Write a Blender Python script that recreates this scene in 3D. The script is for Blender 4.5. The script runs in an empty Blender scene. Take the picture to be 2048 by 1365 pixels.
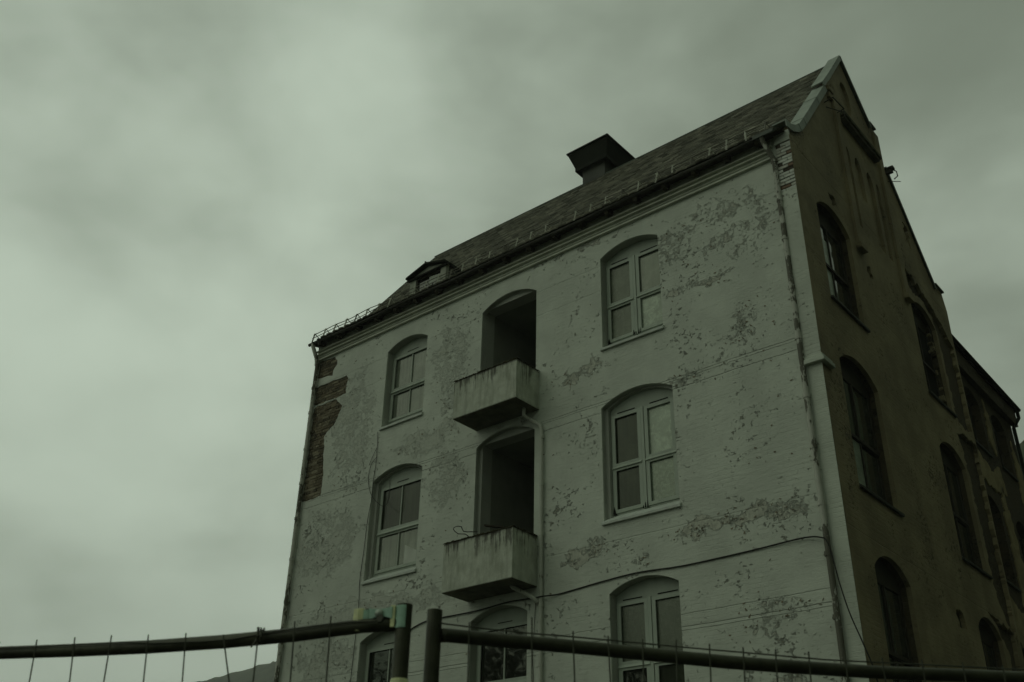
import bpy, bmesh, math, random
from mathutils import Vector, Matrix, noise
random.seed(7)
sc = bpy.context.scene
COL = sc.collection

# ------------------------------------------------------------------ camera
def make_camera():
    yaw, pit, rol = math.radians(-40.767), math.radians(29.479), math.radians(1.297)
    f = Vector((math.sin(yaw)*math.cos(pit), math.cos(yaw)*math.cos(pit), math.sin(pit)))
    r = Vector((math.cos(yaw), -math.sin(yaw), 0)); u = r.cross(f)
    r2 = r*math.cos(rol)+u*math.sin(rol); u2 = -r*math.sin(rol)+u*math.cos(rol)
    m = Matrix((r2, u2, -f)).transposed().to_4x4()
    m.translation = Vector((0, 0, 1.6))
    cd = bpy.data.cameras.new('camera'); co = bpy.data.objects.new('camera', cd)
    COL.objects.link(co); co.matrix_world = m
    cd.sensor_width = 36; cd.lens = 2035.1/2048*36
    cd.clip_start = 0.05; cd.clip_end = 6000
    cd.dof.use_dof = True; cd.dof.focus_distance = 21; cd.dof.aperture_fstop = 6.3
    sc.camera = co
make_camera()

# ------------------------------------------------------------------ node helper
class NT:
    def __init__(s, tree): s.t = tree; s.n = tree.nodes; s.l = tree.links
    def new(s, typ, **kw):
        n = s.n.new(typ)
        for k, v in kw.items():
            setattr(n, k, v)
        return n
    def put(s, sock, v):
        if v is None: return
        if isinstance(v, bpy.types.NodeSocket): s.l.new(v, sock)
        else:
            if sock.type == 'RGBA' and len(v) == 3: v = (*v, 1)
            sock.default_value = v
    def math(s, op, a, b=None, c=None, clamp=False):
        n = s.new('ShaderNodeMath', operation=op); n.use_clamp = clamp
        s.put(n.inputs[0], a); s.put(n.inputs[1], b)
        if c is not None: s.put(n.inputs[2], c)
        return n.outputs[0]
    def add(s, a, b): return s.math('ADD', a, b)
    def mul(s, a, b): return s.math('MULTIPLY', a, b)
    def sub(s, a, b): return s.math('SUBTRACT', a, b)
    def vmath(s, op, a, b=None):
        n = s.new('ShaderNodeVectorMath', operation=op)
        s.put(n.inputs[0], a); s.put(n.inputs[1], b); return n.outputs[0]
    def dot(s, a, b):
        n = s.new('ShaderNodeVectorMath', operation='DOT_PRODUCT')
        s.put(n.inputs[0], a); s.put(n.inputs[1], b); return n.outputs['Value']
    def noise(s, vec, scale, detail=4, rough=.5, dist=0.0, color=False):
        n = s.new('ShaderNodeTexNoise')
        s.put(n.inputs['Vector'], vec); n.inputs['Scale'].default_value = scale
        n.inputs['Detail'].default_value = detail; n.inputs['Roughness'].default_value = rough
        n.inputs['Distortion'].default_value = dist
        return n.outputs['Color' if color else 'Fac']
    def step(s, v, a, b, lo=0.0, hi=1.0):
        n = s.new('ShaderNodeMapRange', interpolation_type='SMOOTHSTEP')
        s.put(n.inputs[0], v); s.put(n.inputs[1], a); s.put(n.inputs[2], b)
        s.put(n.inputs[3], lo); s.put(n.inputs[4], hi); return n.outputs[0]
    def mix(s, f, a, b, mode='MIX'):
        n = s.new('ShaderNodeMix', data_type='RGBA', blend_type=mode)
        s.put(n.inputs[0], f); s.put(n.inputs[6], a); s.put(n.inputs[7], b); return n.outputs[2]
    def sepxyz(s, v):
        n = s.new('ShaderNodeSeparateXYZ'); s.put(n.inputs[0], v); return n.outputs
    def scale3(s, v, sc3): return s.vmath('MULTIPLY', v, sc3)
    def bump(s, h, strength=.5, dist=.02, normal=None):
        n = s.new('ShaderNodeBump'); s.put(n.inputs['Height'], h)
        n.inputs['Strength'].default_value = strength; n.inputs['Distance'].default_value = dist
        if normal is not None: s.put(n.inputs['Normal'], normal)
        return n.outputs[0]

# ------------------------------------------------------------------ world: flat green-grey overcast with slow cloud structure
SUN_EL, SUN_AZ = math.radians(33), math.radians(-150)     # azimuth measured from +y towards +x
def make_world():
    w = bpy.data.worlds.new('World'); sc.world = w; w.use_nodes = True
    t = NT(w.node_tree); t.n.clear()
    out = t.new('ShaderNodeOutputWorld'); bg = t.new('ShaderNodeBackground')
    bg.inputs['Strength'].default_value = 0.1
    t.l.new(bg.outputs[0], out.inputs[0])
    sky = t.new('ShaderNodeTexSky', sky_type='NISHITA'); sky.sun_disc = False
    sky.sun_elevation = SUN_EL; sky.sun_rotation = SUN_AZ
    tc = t.new('ShaderNodeTexCoord'); d = tc.outputs['Generated']
    # cloud sheet seen in perspective: project the direction onto a plane overhead
    x, y, z = t.sepxyz(d)
    zz = t.math('MAXIMUM', t.add(z, .32), .12)
    cv = t.new('ShaderNodeCombineXYZ')
    t.put(cv.inputs[0], t.math('DIVIDE', x, zz)); t.put(cv.inputs[1], t.math('DIVIDE', y, zz))
    p = cv.outputs[0]
    big = t.noise(p, 0.75, 2, .45, .1)
    mid = t.noise(t.vmath('ADD', p, (7.3, 2.1, 0)), 1.9, 4, .5, .15)
    fine = t.noise(t.vmath('ADD', p, (1.7, 9.1, 0)), 5.5, 4, .5, .1)
    v = t.add(t.mul(t.sub(big, .5), 1.5), t.add(t.mul(t.sub(mid, .5), 1.25), t.mul(t.sub(fine, .5), .16)))
    sd_ = t.scale3(d, (1, 1, 1.7))
    patch = t.noise(t.vmath('ADD', sd_, (3.3, .4, 1.9)), 5.2, 4, .48, .12)
    v = t.add(v, t.mul(t.sub(patch, .5), 1.35))
    # brighter towards the thin cloud in the west (left), heavier towards the north-east (right)
    g = t.dot(d, (-.80, .10, -.42))
    v = t.add(v, t.mul(g, 1.05)); v = t.add(v, .06)
    f = t.step(v, -.50, 1.25)
    c = t.mix(f, (4.3, 5.15, 3.9), (13.8, 16.2, 13.2))
    # low ground haze
    hz = t.step(z, 0.0, .30, 1, 0)
    c = t.mix(t.mul(hz, .25), c, (10.4, 12.3, 9.9))
    c = t.mix(.05, c, sky.outputs[0])
    t.put(bg.inputs['Color'], c)
make_world()
sun = bpy.data.lights.new('sun', 'SUN'); sun.energy = 0.5; sun.angle = math.radians(50); sun.color = (1.0, .97, .86)
so = bpy.data.objects.new('sun', sun); COL.objects.link(so)
sd = Vector((math.sin(SUN_AZ)*math.cos(SUN_EL), math.cos(SUN_AZ)*math.cos(SUN_EL), math.sin(SUN_EL)))
so.rotation_euler = sd.to_track_quat('Z', 'Y').to_euler(); so.location = sd*60
vs = sc.view_settings
sc.display_settings.display_device = 'sRGB'
vs.view_transform = 'Standard'; vs.look = 'None'; vs.gamma = 1; vs.use_curve_mapping = False
vs.exposure = -1.15
sc.render.engine = 'CYCLES'
sc.cycles.max_bounces = 12; sc.cycles.diffuse_bounces = 4; sc.cycles.volume_bounces = 6

# ------------------------------------------------------------------ materials
MATS = {}
def mat(name, col=(.5, .5, .5), rough=.8, spec=.3, metal=0.0, var=.25, vscale=6.0, bumpd=.004, bscale=40, detail=6, stretch=(1, 1, 1)):
    m = bpy.data.materials.new(name); m.use_nodes = True; t = NT(m.node_tree)
    b = t.n['Principled BSDF']; geo = t.new('ShaderNodeNewGeometry'); P = t.scale3(geo.outputs['Position'], stretch)
    n = t.noise(P, vscale, detail, .6); n2 = t.noise(P, vscale*.17, 3, .5)
    k = t.add(t.mul(n, .6), t.mul(n2, .4)); k = t.step(k, .3, .7)
    lo = tuple(c*(1-var) for c in col); hi = tuple(min(.95, c*(1+var)) for c in col)
    t.put(b.inputs['Base Color'], t.mix(k, lo, hi))
    b.inputs['Roughness'].default_value = rough; b.inputs['Metallic'].default_value = metal
    b.inputs['Specular IOR Level'].default_value = spec
    if bumpd: t.put(b.inputs['Normal'], t.bump(t.noise(P, bscale, 5, .6), .6, bumpd))
    MATS[name] = m; return m

def facade_material(name, paint, under, patches, seed=0.0, amount=0.0, chips=.5, coursing=1.0, bands=(), streaky=.5, tv=.90):
    m = bpy.data.materials.new(name); m.use_nodes = True; t = NT(m.node_tree)
    b = t.n['Principled BSDF']; geo = t.new('ShaderNodeNewGeometry'); P = geo.outputs['Position']
    P = t.vmath('ADD', P, (0, 0, 0))
    x, y, z = t.sepxyz(P)
    S = t.vmath('ADD', P, (seed, seed*.7, seed*1.3))
    warp = t.vmath('SUBTRACT', t.noise(S, 1.6, 5, .6, color=True), (.5, .5, .5))
    W = t.vmath('ADD', P, t.scale3(warp, (1.1, 1.1, 1.1)))
    wx, wy, wz = t.sepxyz(W)
    # where the paint has come away: hand-placed areas, irregular edged
    R = None
    for (cx, cz, rx, rz, k) in patches:
        dx = t.math('DIVIDE', t.sub(wx, cx), rx); dz = t.math('DIVIDE', t.sub(wz, cz), rz)
        q = t.math('SQRT', t.add(t.mul(dx, dx), t.mul(dz, dz)))
        g = t.mul(t.step(q, .55, 1.25, 1, 0), k)
        R = g if R is None else t.math('MAXIMUM', R, g)
    if R is None: R = 0.0
    n = t.add(t.mul(t.noise(S, 3.2, 8, .66, .15), .50), t.mul(t.noise(t.scale3(S,(1,1,1.25)), 13, 7, .70, .1), .50))
    lowf = t.noise(S, .6, 3, .5)
    lev = t.add(t.add(n, t.mul(R, .235)), t.add(t.mul(t.sub(lowf, .5), .20), amount))
    peel = t.step(lev, .655, .668)
    lip = t.mul(t.step(lev, .615, .652), t.step(lev, .66, .675, 1, 0))
    deep = t.step(lev, .80, .83)
    # small chips, mostly on the right hand half
    c1 = t.noise(t.scale3(S, (1, 1, 1.35)), 11, 6, .7)
    reg = t.noise(S, .9, 3, .6)
    cl = t.add(c1, t.add(t.mul(t.sub(reg, .5), .55), (chips-.5)*.3+.0))
    chip = t.step(cl, .685, .70)
    chiplip = t.mul(t.step(cl, .64, .68), t.step(cl, .69, .71, 1, 0))
    # colour
    tone = t.noise(S, 1.1, 6, .6); tone2 = t.noise(t.scale3(S, (2.4, 2.4, .5)), 2.2, 5, .6)
    pc = t.mix(t.step(tone, .35, .68), tuple(c*tv for c in paint), tuple(min(.9, c*(2-tv)**.6) for c in paint))
    pc = t.mix(t.mul(t.step(tone2, .5, .8), .25*streaky*2), pc, tuple(c*.74 for c in paint))
    un = t.noise(t.scale3(S, (3.0, 3.0, .9)), 6, 7, .65)
    uc = t.mix(t.step(un, .35, .68), tuple(c*.78 for c in under), tuple(min(.9, c*1.22) for c in under))
    uc = t.mix(t.step(wx, -11.0, -14.0, 0, .72), uc, tuple(c*.88 for c in paint))
    uc = t.mix(t.mul(deep, .55), uc, tuple(c*.62 for c in under))
    col = t.mix(peel, pc, uc)
    col = t.mix(t.mul(chip, .70), col, (under[0]*.45, under[1]*.43, under[2]*.36))
    # brick coursing reading faintly through the paint
    br = t.new('ShaderNodeTexBrick'); br.offset = .5
    cv = t.new('ShaderNodeCombineXYZ'); t.put(cv.inputs[0], t.add(x, y)); t.put(cv.inputs[1], t.add(z, t.mul(warp and t.noise(S, 2.5, 3, .5), .02)))
    t.put(br.inputs['Vector'], cv.outputs[0])
    br.inputs['Scale'].default_value = 1.0; br.inputs['Mortar Size'].default_value = .007; br.inputs['Mortar Smooth'].default_value = .8
    br.inputs['Brick Width'].default_value = .235; br.inputs['Row Height'].default_value = .077
    mor = t.mul(br.outputs['Fac'], t.step(t.noise(S, 1.3, 4, .6), .40, .62))
    h = t.mul(mor, -.35*coursing)
    h = t.add(h, t.mul(t.noise(S, 24, 6, .65), .30))
    h = t.add(h, t.mul(t.noise(t.scale3(S, (1, 1, 3.2)), 5, 6, .6), .55))
    lr = t.step(wx, -14.5, -11.0, .40, 1.0); h = t.sub(h, t.mul(t.mul(peel, lr), .38)); h = t.add(h, t.mul(t.mul(lip, lr), .45))
    h = t.sub(h, t.mul(chip, .7)); h = t.add(h, t.mul(chiplip, .8))
    zz = t.add(z, t.mul(t.sub(t.noise(S, 1.5, 5, .6), .5), .05))
    for (bz, wd, amp) in bands:
        e = t.math('ABSOLUTE', t.sub(zz, bz))
        ln = t.step(e, wd*.25, wd, 1, 0)
        h = t.add(h, t.mul(ln, amp))
    t.put(b.inputs['Base Color'], col)
    b.inputs['Roughness'].default_value = .75; b.inputs['Specular IOR Level'].default_value = .25
    t.put(b.inputs['Normal'], t.bump(h, 1.0, .022))
    MATS[name] = m; return m

FP = [(-7.2,13.1,1.35,.95,.42),(-7.9,12.02,.9,.18,.75),(-8.3,13.2,.6,.6,.5),(-7.0,10.9,.6,.4,.45),(-14.3,12.6,.62,1.1,.85),(-14.9,10.75,1.2,.28,.8),(-14.1,11.5,.5,.6,.6),
      (-17.5,11.7,.85,1.75,.72),(-17.9,9.1,1.2,.95,.80),(-16.2,7.25,2.6,.30,.95),(-14.4,7.2,.7,.35,.85),(-10.75,7.35,.55,.16,.85),(-8.2,7.3,.55,.14,.9),
      (-7.0,7.35,.75,.2,.9),(-14.3,9.6,.6,.75,.72),(-10.7,11.05,.7,.2,.8),(-8.2,10.15,.7,.15,.6),(-7.0,5.7,.6,.3,.55),(-17.6,6.3,1.2,.6,.7),(-10.3,14.0,.4,.18,.6),(-7.0,4.4,.8,.3,.9),(-9.6,7.0,.4,.12,.5)]
BANDS = [(10.25,.016,-.8),(10.22,.014,.6),(10.03,.018,-.7),(5.95,.014,-.5),(5.74,.018,-.7),(5.70,.014,.5),(7.45,.014,-.3),(12.78,.012,-.4),(13.38,.012,-.4)]
facade_material('painted_wall', (.55, .59, .50), (.465, .48, .395), FP, 0.0, -.012, .53, .42, BANDS)
facade_material('pilaster_paint', (.53, .57, .48), (.34, .31, .24), [(-5.85,13.6,.5,.6,.4)], 5.0, -.04, .56, .7)
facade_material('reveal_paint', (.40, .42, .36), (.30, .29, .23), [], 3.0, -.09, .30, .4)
facade_material('corner_paint', (.53, .575, .48), (.34, .31, .24), [], 9.0, -.12, .25, .5)
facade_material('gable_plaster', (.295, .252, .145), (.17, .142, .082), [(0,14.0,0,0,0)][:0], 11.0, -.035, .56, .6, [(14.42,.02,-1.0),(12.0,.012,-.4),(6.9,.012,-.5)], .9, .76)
facade_material('gable_brick', (.085, .07, .038), (.05, .038, .022), [], 2.0, .06, .75, 2.2)
facade_material('wing_wall', (.085, .07, .04), (.05, .038, .025), [], 6.0, .05, .8, 2.2)
mat('wing_plaster', (.29, .245, .135), .9, .2, 0, .35, 3, .01, 20)
mat('shade_dark_concrete', (.10, .10, .065), .95, .1, 0, .45, 5, .01, 20)  # colour darkened to paint in shade, for balcony undersides and gable ledge
mat('mortar', (.20, .175, .12), .95, .1, 0, .35, 9, .012, 60)
mat('mortar_dark', (.07, .06, .045), .95, .1, 0, .4, 9, .012, 60)
for i, c in enumerate([(.155,.135,.088),(.115,.098,.062),(.22,.20,.135),(.085,.076,.05)]): mat('brick%d' % i, c, .9, .15, 0, .35, 14, .010, 50)
for i, c in enumerate([(.52,.55,.48),(.44,.45,.38),(.20,.14,.095)]): mat('white_brick%d' % i, c, .85, .2, 0, .22, 14, .010, 50)
for i, c in enumerate([(.16,.16,.118),(.20,.197,.148),(.12,.12,.088),(.26,.255,.195),(.07,.07,.05)]): mat('slate%d' % i, c, .8, .2, 0, .35, 7, .006, 35, 6, (1,1,1))
mat('roof_deck', (.05, .048, .035), .95, .1, 0, .4, 4, .01, 12)
mat('zinc', (.30, .345, .29), .6, .4, .0, .22, 3, .004, 10)
mat('zinc_dark', (.085, .105, .078), .6, .4, .0, .3, 3, .004, 10)
mat('gutter_metal', (.050, .050, .036), .65, .3, .0, .5, 6, .006, 20)
mat('soffit_wood', (.05, .046, .030), .9, .1, 0, .5, 8, .006, 20)
mat('cornice_paint', (.50, .525, .43), .8, .2, 0, .18, 5, .006, 30)
mat('rail_metal', (.16, .155, .12), .6, .4, .3, .5, 12, .003, 40)
mat('guard_metal', (.48, .49, .40), .6, .4, .0, .3, 12, .003, 40)
mat('frame_paint', (.32, .365, .295), .6, .35, 0, .12, 4, .003, 30, 6, (1,1,.3))
mat('frame_bright', (.37, .425, .345), .6, .35, 0, .12, 4, .003, 30, 6, (1,1,.3))
mat('frame_brown', (.038, .034, .022), .7, .3, 0, .3, 4, .003, 30)
mat('sill_paint', (.50, .545, .48), .75, .3, 0, .16, 6, .004, 25)
mat('slot_dark', (.012, .013, .010), .9, .1, 0, .1, 4, 0)
mat('interior', (.10, .105, .08), .95, .1, 0, .25, 1.2, .004, 12)
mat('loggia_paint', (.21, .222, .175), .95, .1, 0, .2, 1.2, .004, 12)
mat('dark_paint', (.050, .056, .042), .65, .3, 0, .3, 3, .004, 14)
mat('cowl_metal', (.014, .017, .011), .85, .12, 0, .35, 3, .004, 14)
mat('dormer_paint', (.30, .32, .255), .85, .2, 0, .25, 4, .006, 20)
mat('curtain', (.50, .53, .46), .95, .1, 0, .2, 3, .01, 8)
mat('galvanised', (.055, .060, .034), .5, .45, .35, .35, 18, .002, 60)
mat('wire_steel', (.06, .065, .042), .55, .4, .3, .3, 18, .001, 60)
mat('cable_black', (.02, .02, .016), .7, .3, 0, .2, 8, 0)
mat('clamp_teal', (.32, .52, .39), .5, .5, .0, .35, 30, .002, 80)
mat('clamp_yellow', (.68, .72, .38), .5, .5, .0, .30, 30, .002, 80)
mat('bolt_steel', (.40, .47, .38), .45, .5, .3, .3, 30, .002, 80)
mat('wood_dark', (.035, .03, .02), .9, .1, 0, .4, 10, .006, 30)
mat('bark', (.06, .05, .035), .95, .1, 0, .4, 6, .02, 12)
mat('leaf', (.045, .065, .022), .8, .2, 0, .4, 3, 0)
mat('ground', (.045, .05, .03), .95, .1, 0, .5, .8, .03, 4)
mat('asphalt', (.05, .05, .045), .85, .25, 0, .3, 3, .01, 60)
mat('hill_forest', (.035, .045, .022), 1, .05, 0, .6, .06, .5, .3)

def pane_material(name, base, rough, spec, bumpd=0, mottle=0.0, ior=1.6, scale=9, folds=0.0):
    m = bpy.data.materials.new(name); m.use_nodes = True; t = NT(m.node_tree); b = t.n['Principled BSDF']
    geo = t.new('ShaderNodeNewGeometry'); P = geo.outputs['Position']
    n = t.noise(P, scale, 8, .7, .6); g = t.noise(P, 1.3, 4, .5)
    c = t.mix(t.step(g, .3, .7), tuple(v*.78 for v in base), tuple(v*1.18 for v in base))
    if mottle: c = t.mix(t.mul(t.step(n, .42, .66), mottle), c, tuple(min(.8, v*2.1+.03) for v in base))
    if folds:
        fo = t.noise(t.scale3(P, (11, 11, .5)), 1.2, 5, .55); c = t.mix(t.mul(t.step(fo, .38, .64), folds), c, tuple(v*.35 for v in base))
        dirt = t.noise(P, 2.6, 8, .65); c = t.mix(t.mul(t.step(dirt, .5, .72), .4), c, tuple(min(.3, v*1.9+.01) for v in base))
        t.put(b.inputs['Roughness'], t.add(t.mul(t.noise(P, 5, 6, .6), .22), rough-.06))
    t.put(b.inputs['Base Color'], c)
    if not folds: b.inputs['Roughness'].default_value = rough
    b.inputs['IOR'].default_value = ior; b.inputs['Specular IOR Level'].default_value = spec; b.inputs['Specular Tint'].default_value = (.9, 1, .78, 1)
    if bumpd: t.put(b.inputs['Normal'], t.bump(t.noise(P, scale*3.2, 6, .6, .8), .9, bumpd))
    else: t.put(b.inputs['Normal'], t.bump(t.noise(P, 1.5, 2, .5), .25, .01))
    MATS[name] = m
pane_material('pane_grey', (.15, .175, .13), .06, .55, folds=.55)
pane_material('pane_dim', (.032, .040, .022), .08, .26, folds=.5)
pane_material('pane_murky', (.05, .06, .04), .16, .6, .004, .35, 1.6, 16)
pane_material('pane_board', (.105, .125, .085), .22, .4, folds=.25)
pane_material('pane_frost', (.26, .31, .24), .28, .6, .004, .5)
pane_material('pane_textured', (.15, .19, .135), .12, .7, .004, .55, 1.6, 14)
pane_material('pane_dark', (.010, .012, .008), .03, .6, 0, 0, 1.55)
pane_material('pane_gable', (.035, .04, .03), .05, .6)

# ------------------------------------------------------------------ mesh helpers
ORG = {}
def tag(o, label=None, cat=None, group=None, kind=None):
    if label: o['label'] = label
    if cat: o['category'] = cat
    if group: o['group'] = group
    if kind: o['kind'] = kind
    return o
def empty(name, loc, label, cat, group=None):
    o = bpy.data.objects.new(name, None); COL.objects.link(o); o.location = loc; o.empty_display_size = .3
    ORG[o.name] = Vector(loc); return tag(o, label, cat, group)
class MB:
    def __init__(s): s.v = []; s.f = []; s.m = []
    def add(s, vs, fs, mi=0):
        k = len(s.v); s.v += [tuple(p) for p in vs]; s.f += [tuple(i+k for i in q) for q in fs]; s.m += [mi]*len(fs); return s
    def box(s, x0, x1, y0, y1, z0, z1, mi=0):
        v = [(x, y, z) for z in (z0, z1) for y in (y0, y1) for x in (x0, x1)]
        return s.add(v, [(0,2,3,1),(4,5,7,6),(0,1,5,4),(2,6,7,3),(0,4,6,2),(1,3,7,5)], mi)
    def prism(s, poly, axis, a, b, mi=0):
        def P(u, w, t): return {'x': (t, u, w), 'y': (u, t, w), 'z': (u, w, t)}[axis]
        n = len(poly); v = [P(u, w, a) for u, w in poly]+[P(u, w, b) for u, w in poly]
        return s.add(v, [tuple(range(n))[::-1], tuple(range(n, 2*n))]+[(i, (i+1) % n, n+(i+1) % n, n+i) for i in range(n)], mi)
    def tube(s, pts, r, n=8, mi=0, cap=True):
        pts = [Vector(p) for p in pts]; rings = []
        up = None
        for i, p in enumerate(pts):
            d = (pts[min(i+1, len(pts)-1)]-pts[max(i-1, 0)]).normalized()
            if up is None: up = Vector((0, 0, 1)) if abs(d.z) < .9 else Vector((1, 0, 0))
            a = d.cross(up).normalized(); b = d.cross(a).normalized(); up = a.cross(d) if a.length else up
            rr = r[i] if isinstance(r, (list, tuple)) else r
            rings.append([p+a*(math.cos(2*math.pi*k/n)*rr)+b*(math.sin(2*math.pi*k/n)*rr) for k in range(n)])
        v = [q for R in rings for q in R]; f = []
        for i in range(len(pts)-1):
            for k in range(n): f.append((i*n+k, i*n+(k+1) % n, (i+1)*n+(k+1) % n, (i+1)*n+k))
        if cap: f += [tuple(range(n))[::-1], tuple((len(pts)-1)*n+k for k in range(n))]
        return s.add(v, f, mi)
    def sweep(s, profile, path, mi=0):
        """profile list of (x offset, normal offset) swept along a path in the y-z plane"""
        n = len(profile); rings = []
        for i, (y, z) in enumerate(path):
            y0, z0 = path[max(i-1, 0)]; y1, z1 = path[min(i+1, len(path)-1)]
            d = Vector((y1-y0, z1-z0)).normalized(); nn = Vector((-d.y, d.x))
            rings.append([(px, y+nn.x*pn, z+nn.y*pn) for px, pn in profile])
        v = [q for R in rings for q in R]; f = []
        for i in range(len(path)-1):
            for k in range(n): f.append((i*n+k, i*n+(k+1) % n, (i+1)*n+(k+1) % n, (i+1)*n+k))
        f += [tuple(range(n))[::-1], tuple((len(path)-1)*n+k for k in range(n))]
        return s.add(v, f, mi)
    def build(s, name, mats, parent=None, smooth=False, bevel=0, org=None, label=None):
        me = bpy.data.meshes.new(name)
        if org is None:
            org = ORG[parent.name] if parent is not None else (Vector(s.v[0]) if s.v else Vector())
        me.from_pydata([tuple(Vector(p)-org) for p in s.v], [], s.f)
        if isinstance(mats, str): mats = [mats]
        for m in mats: me.materials.append(MATS[m])
        me.polygons.foreach_set('material_index', s.m)
        bm = bmesh.new(); bm.from_mesh(me); bmesh.ops.recalc_face_normals(bm, faces=bm.faces)
        if bevel: bmesh.ops.bevel(bm, geom=[e for e in bm.edges if e.calc_face_angle(0) > .6], offset=bevel, segments=1, affect='EDGES')
        bm.to_mesh(me); bm.free()
        if smooth: me.polygons.foreach_set('use_smooth', [True]*len(me.polygons))
        o = bpy.data.objects.new(name, me); COL.objects.link(o)
        if parent is not None: o.parent = parent
        else: o.location = org
        ORG[o.name] = Vector(org)
        if label: o['label'] = label
        return o

def arch(u0, u1, w0, w1, rise, n=14):
    """opening outline: bottom w0, springing w1, segmental arch of the given rise"""
    pts = [(u0, w0), (u1, w0), (u1, w1)]
    if rise <= 0: return pts+[(u0, w1)]
    c = (u1-u0)/2; R = (c*c+rise*rise)/(2*rise); cz = w1+rise-R; a = math.asin(c/R); mid = (u0+u1)/2
    for i in range(1, n): 
        t = a-2*a*i/n; pts.append((mid+R*math.sin(t), cz+R*math.cos(t)))
    pts.append((u0, w1)); return pts
def sheet(name, mats, parent, outer, holes, axis, a, b, label=None, mi_fn=None):
    """flat wall sheet with holes between planes a and b of the given axis ('y' front, 'x' gable)"""
    cu = bpy.data.curves.new('tmp', 'CURVE'); cu.dimensions = '2D'; cu.fill_mode = 'BOTH'; cu.extrude = .5
    for poly in [outer]+list(holes):
        sp = cu.splines.new('POLY'); sp.points.add(len(poly)-1)
        for p, q in zip(sp.points, poly): p.co = (q[0], q[1], 0, 1)
        sp.use_cyclic_u = True
    ob = bpy.data.objects.new('tmp', cu); COL.objects.link(ob)
    dg = bpy.context.evaluated_depsgraph_get(); me = bpy.data.meshes.new_from_object(ob.evaluated_get(dg))
    bpy.data.objects.remove(ob); bpy.data.curves.remove(cu)
    m = MB(); vs = []
    for v in me.vertices:
        t = a if v.co.z < 0 else b
        vs.append((v.co.x, t, v.co.y) if axis == 'y' else (t, v.co.x, v.co.y))
    m.v = vs; m.f = [tuple(p.vertices) for p in me.polygons]; m.m = [0]*len(m.f)
    bpy.data.meshes.remove(me)
    # weld
    o = m.build(name, mats, parent, label=label)
    bm = bmesh.new(); bm.from_mesh(o.data); bmesh.ops.remove_doubles(bm, verts=bm.verts, dist=1e-5); bmesh.ops.recalc_face_normals(bm, faces=bm.faces); bm.to_mesh(o.data); bm.free()
    return o

# ================================================================== SETTING
def ground():
    n = 60; m = MB(); S = 2500
    us = [-1+2*i/n for i in range(n+1)]
    cs = [math.copysign(abs(u)**2.6, u)*S for u in us]
    v = [(x, y, -.02 + (0 if abs(x) < 60 and abs(y) < 60 else noise.noise(Vector((x*.004, y*.004, 0)))*2-1)) for y in cs for x in cs]
    f = [(j*(n+1)+i, j*(n+1)+i+1, (j+1)*(n+1)+i+1, (j+1)*(n+1)+i) for j in range(n) for i in range(n)]
    m.add(v, f); o = m.build('ground', 'ground', org=Vector()); o['kind'] = 'structure'
    m = MB(); m.add([(-60, -6, .004-.02+.01), (60, -6, -.006), (60, 8, -.006), (-60, 8, -.006)], [(0, 1, 2, 3)])
    m.build('road', 'asphalt', org=Vector())['kind'] = 'structure'
ground()
def hill(name, spine, halfw, n=90, mm=26, seed=0, rough=.10):
    """ridge of forested ground; spine = [(x,y,height)], slopes fall away on both sides"""
    m = MB(); v = []
    for i in range(n+1):
        t = i/n*(len(spine)-1); k = min(int(t), len(spine)-2); a, b = Vector(spine[k]), Vector(spine[k+1]); p = a.lerp(b, t-k)
        d = (b-a); d.z = 0; d.normalize(); s = Vector((-d.y, d.x, 0))
        for j in range(mm+1):
            u = -1+2*j/mm; q = p+s*u*halfw
            h = p.z*(1-abs(u)**1.3)
            nn = noise.fractal(Vector((q.x*.01+seed, q.y*.01, 0)), 1, 2, 5)*p.z*rough*2 + noise.fractal(Vector((q.x*.15+seed, q.y*.15, 0)), 1, 2, 3)*p.z*.02
            v.append((q.x, q.y, max(-3, h+nn*(1-u*u)-1)))
    f = [(i*(mm+1)+j, i*(mm+1)+j+1, (i+1)*(mm+1)+j+1, (i+1)*(mm+1)+j) for i in range(n) for j in range(mm)]
    m.add(v, f); o = m.build(name, 'hill_forest', org=Vector(), smooth=True); o['kind'] = 'structure'; return o
# far forested mountain at the lower left, and the steep valley side behind / right of the house
hill('hill', [(-1250,520,70),(-900,440,112),(-760,430,136),(-640,440,145),(-560,455,155),(-430,490,190),(-250,560,190),(0,620,170)], 260, 320, 80, 3, .014)
hill('hillside', [(-90,215,60),(-62,208,78),(-38,200,88),(30,165,100),(85,110,96),(115,30,88),(130,-60,70),(120,-140,40)], 74, 120, 30, 9, .03)

# ================================================================== MAIN HOUSE
XL, XR, YF, YB = -19.2, -5.74, 14.5, 22.75
H = empty('derelict_house', (-12.4, 18.5, 0), 'tall derelict brick house with peeling white paint, steep slate roof and two concrete balconies', 'house')
ORG[H.name] = Vector((-12.4, 18.5, 0))
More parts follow.
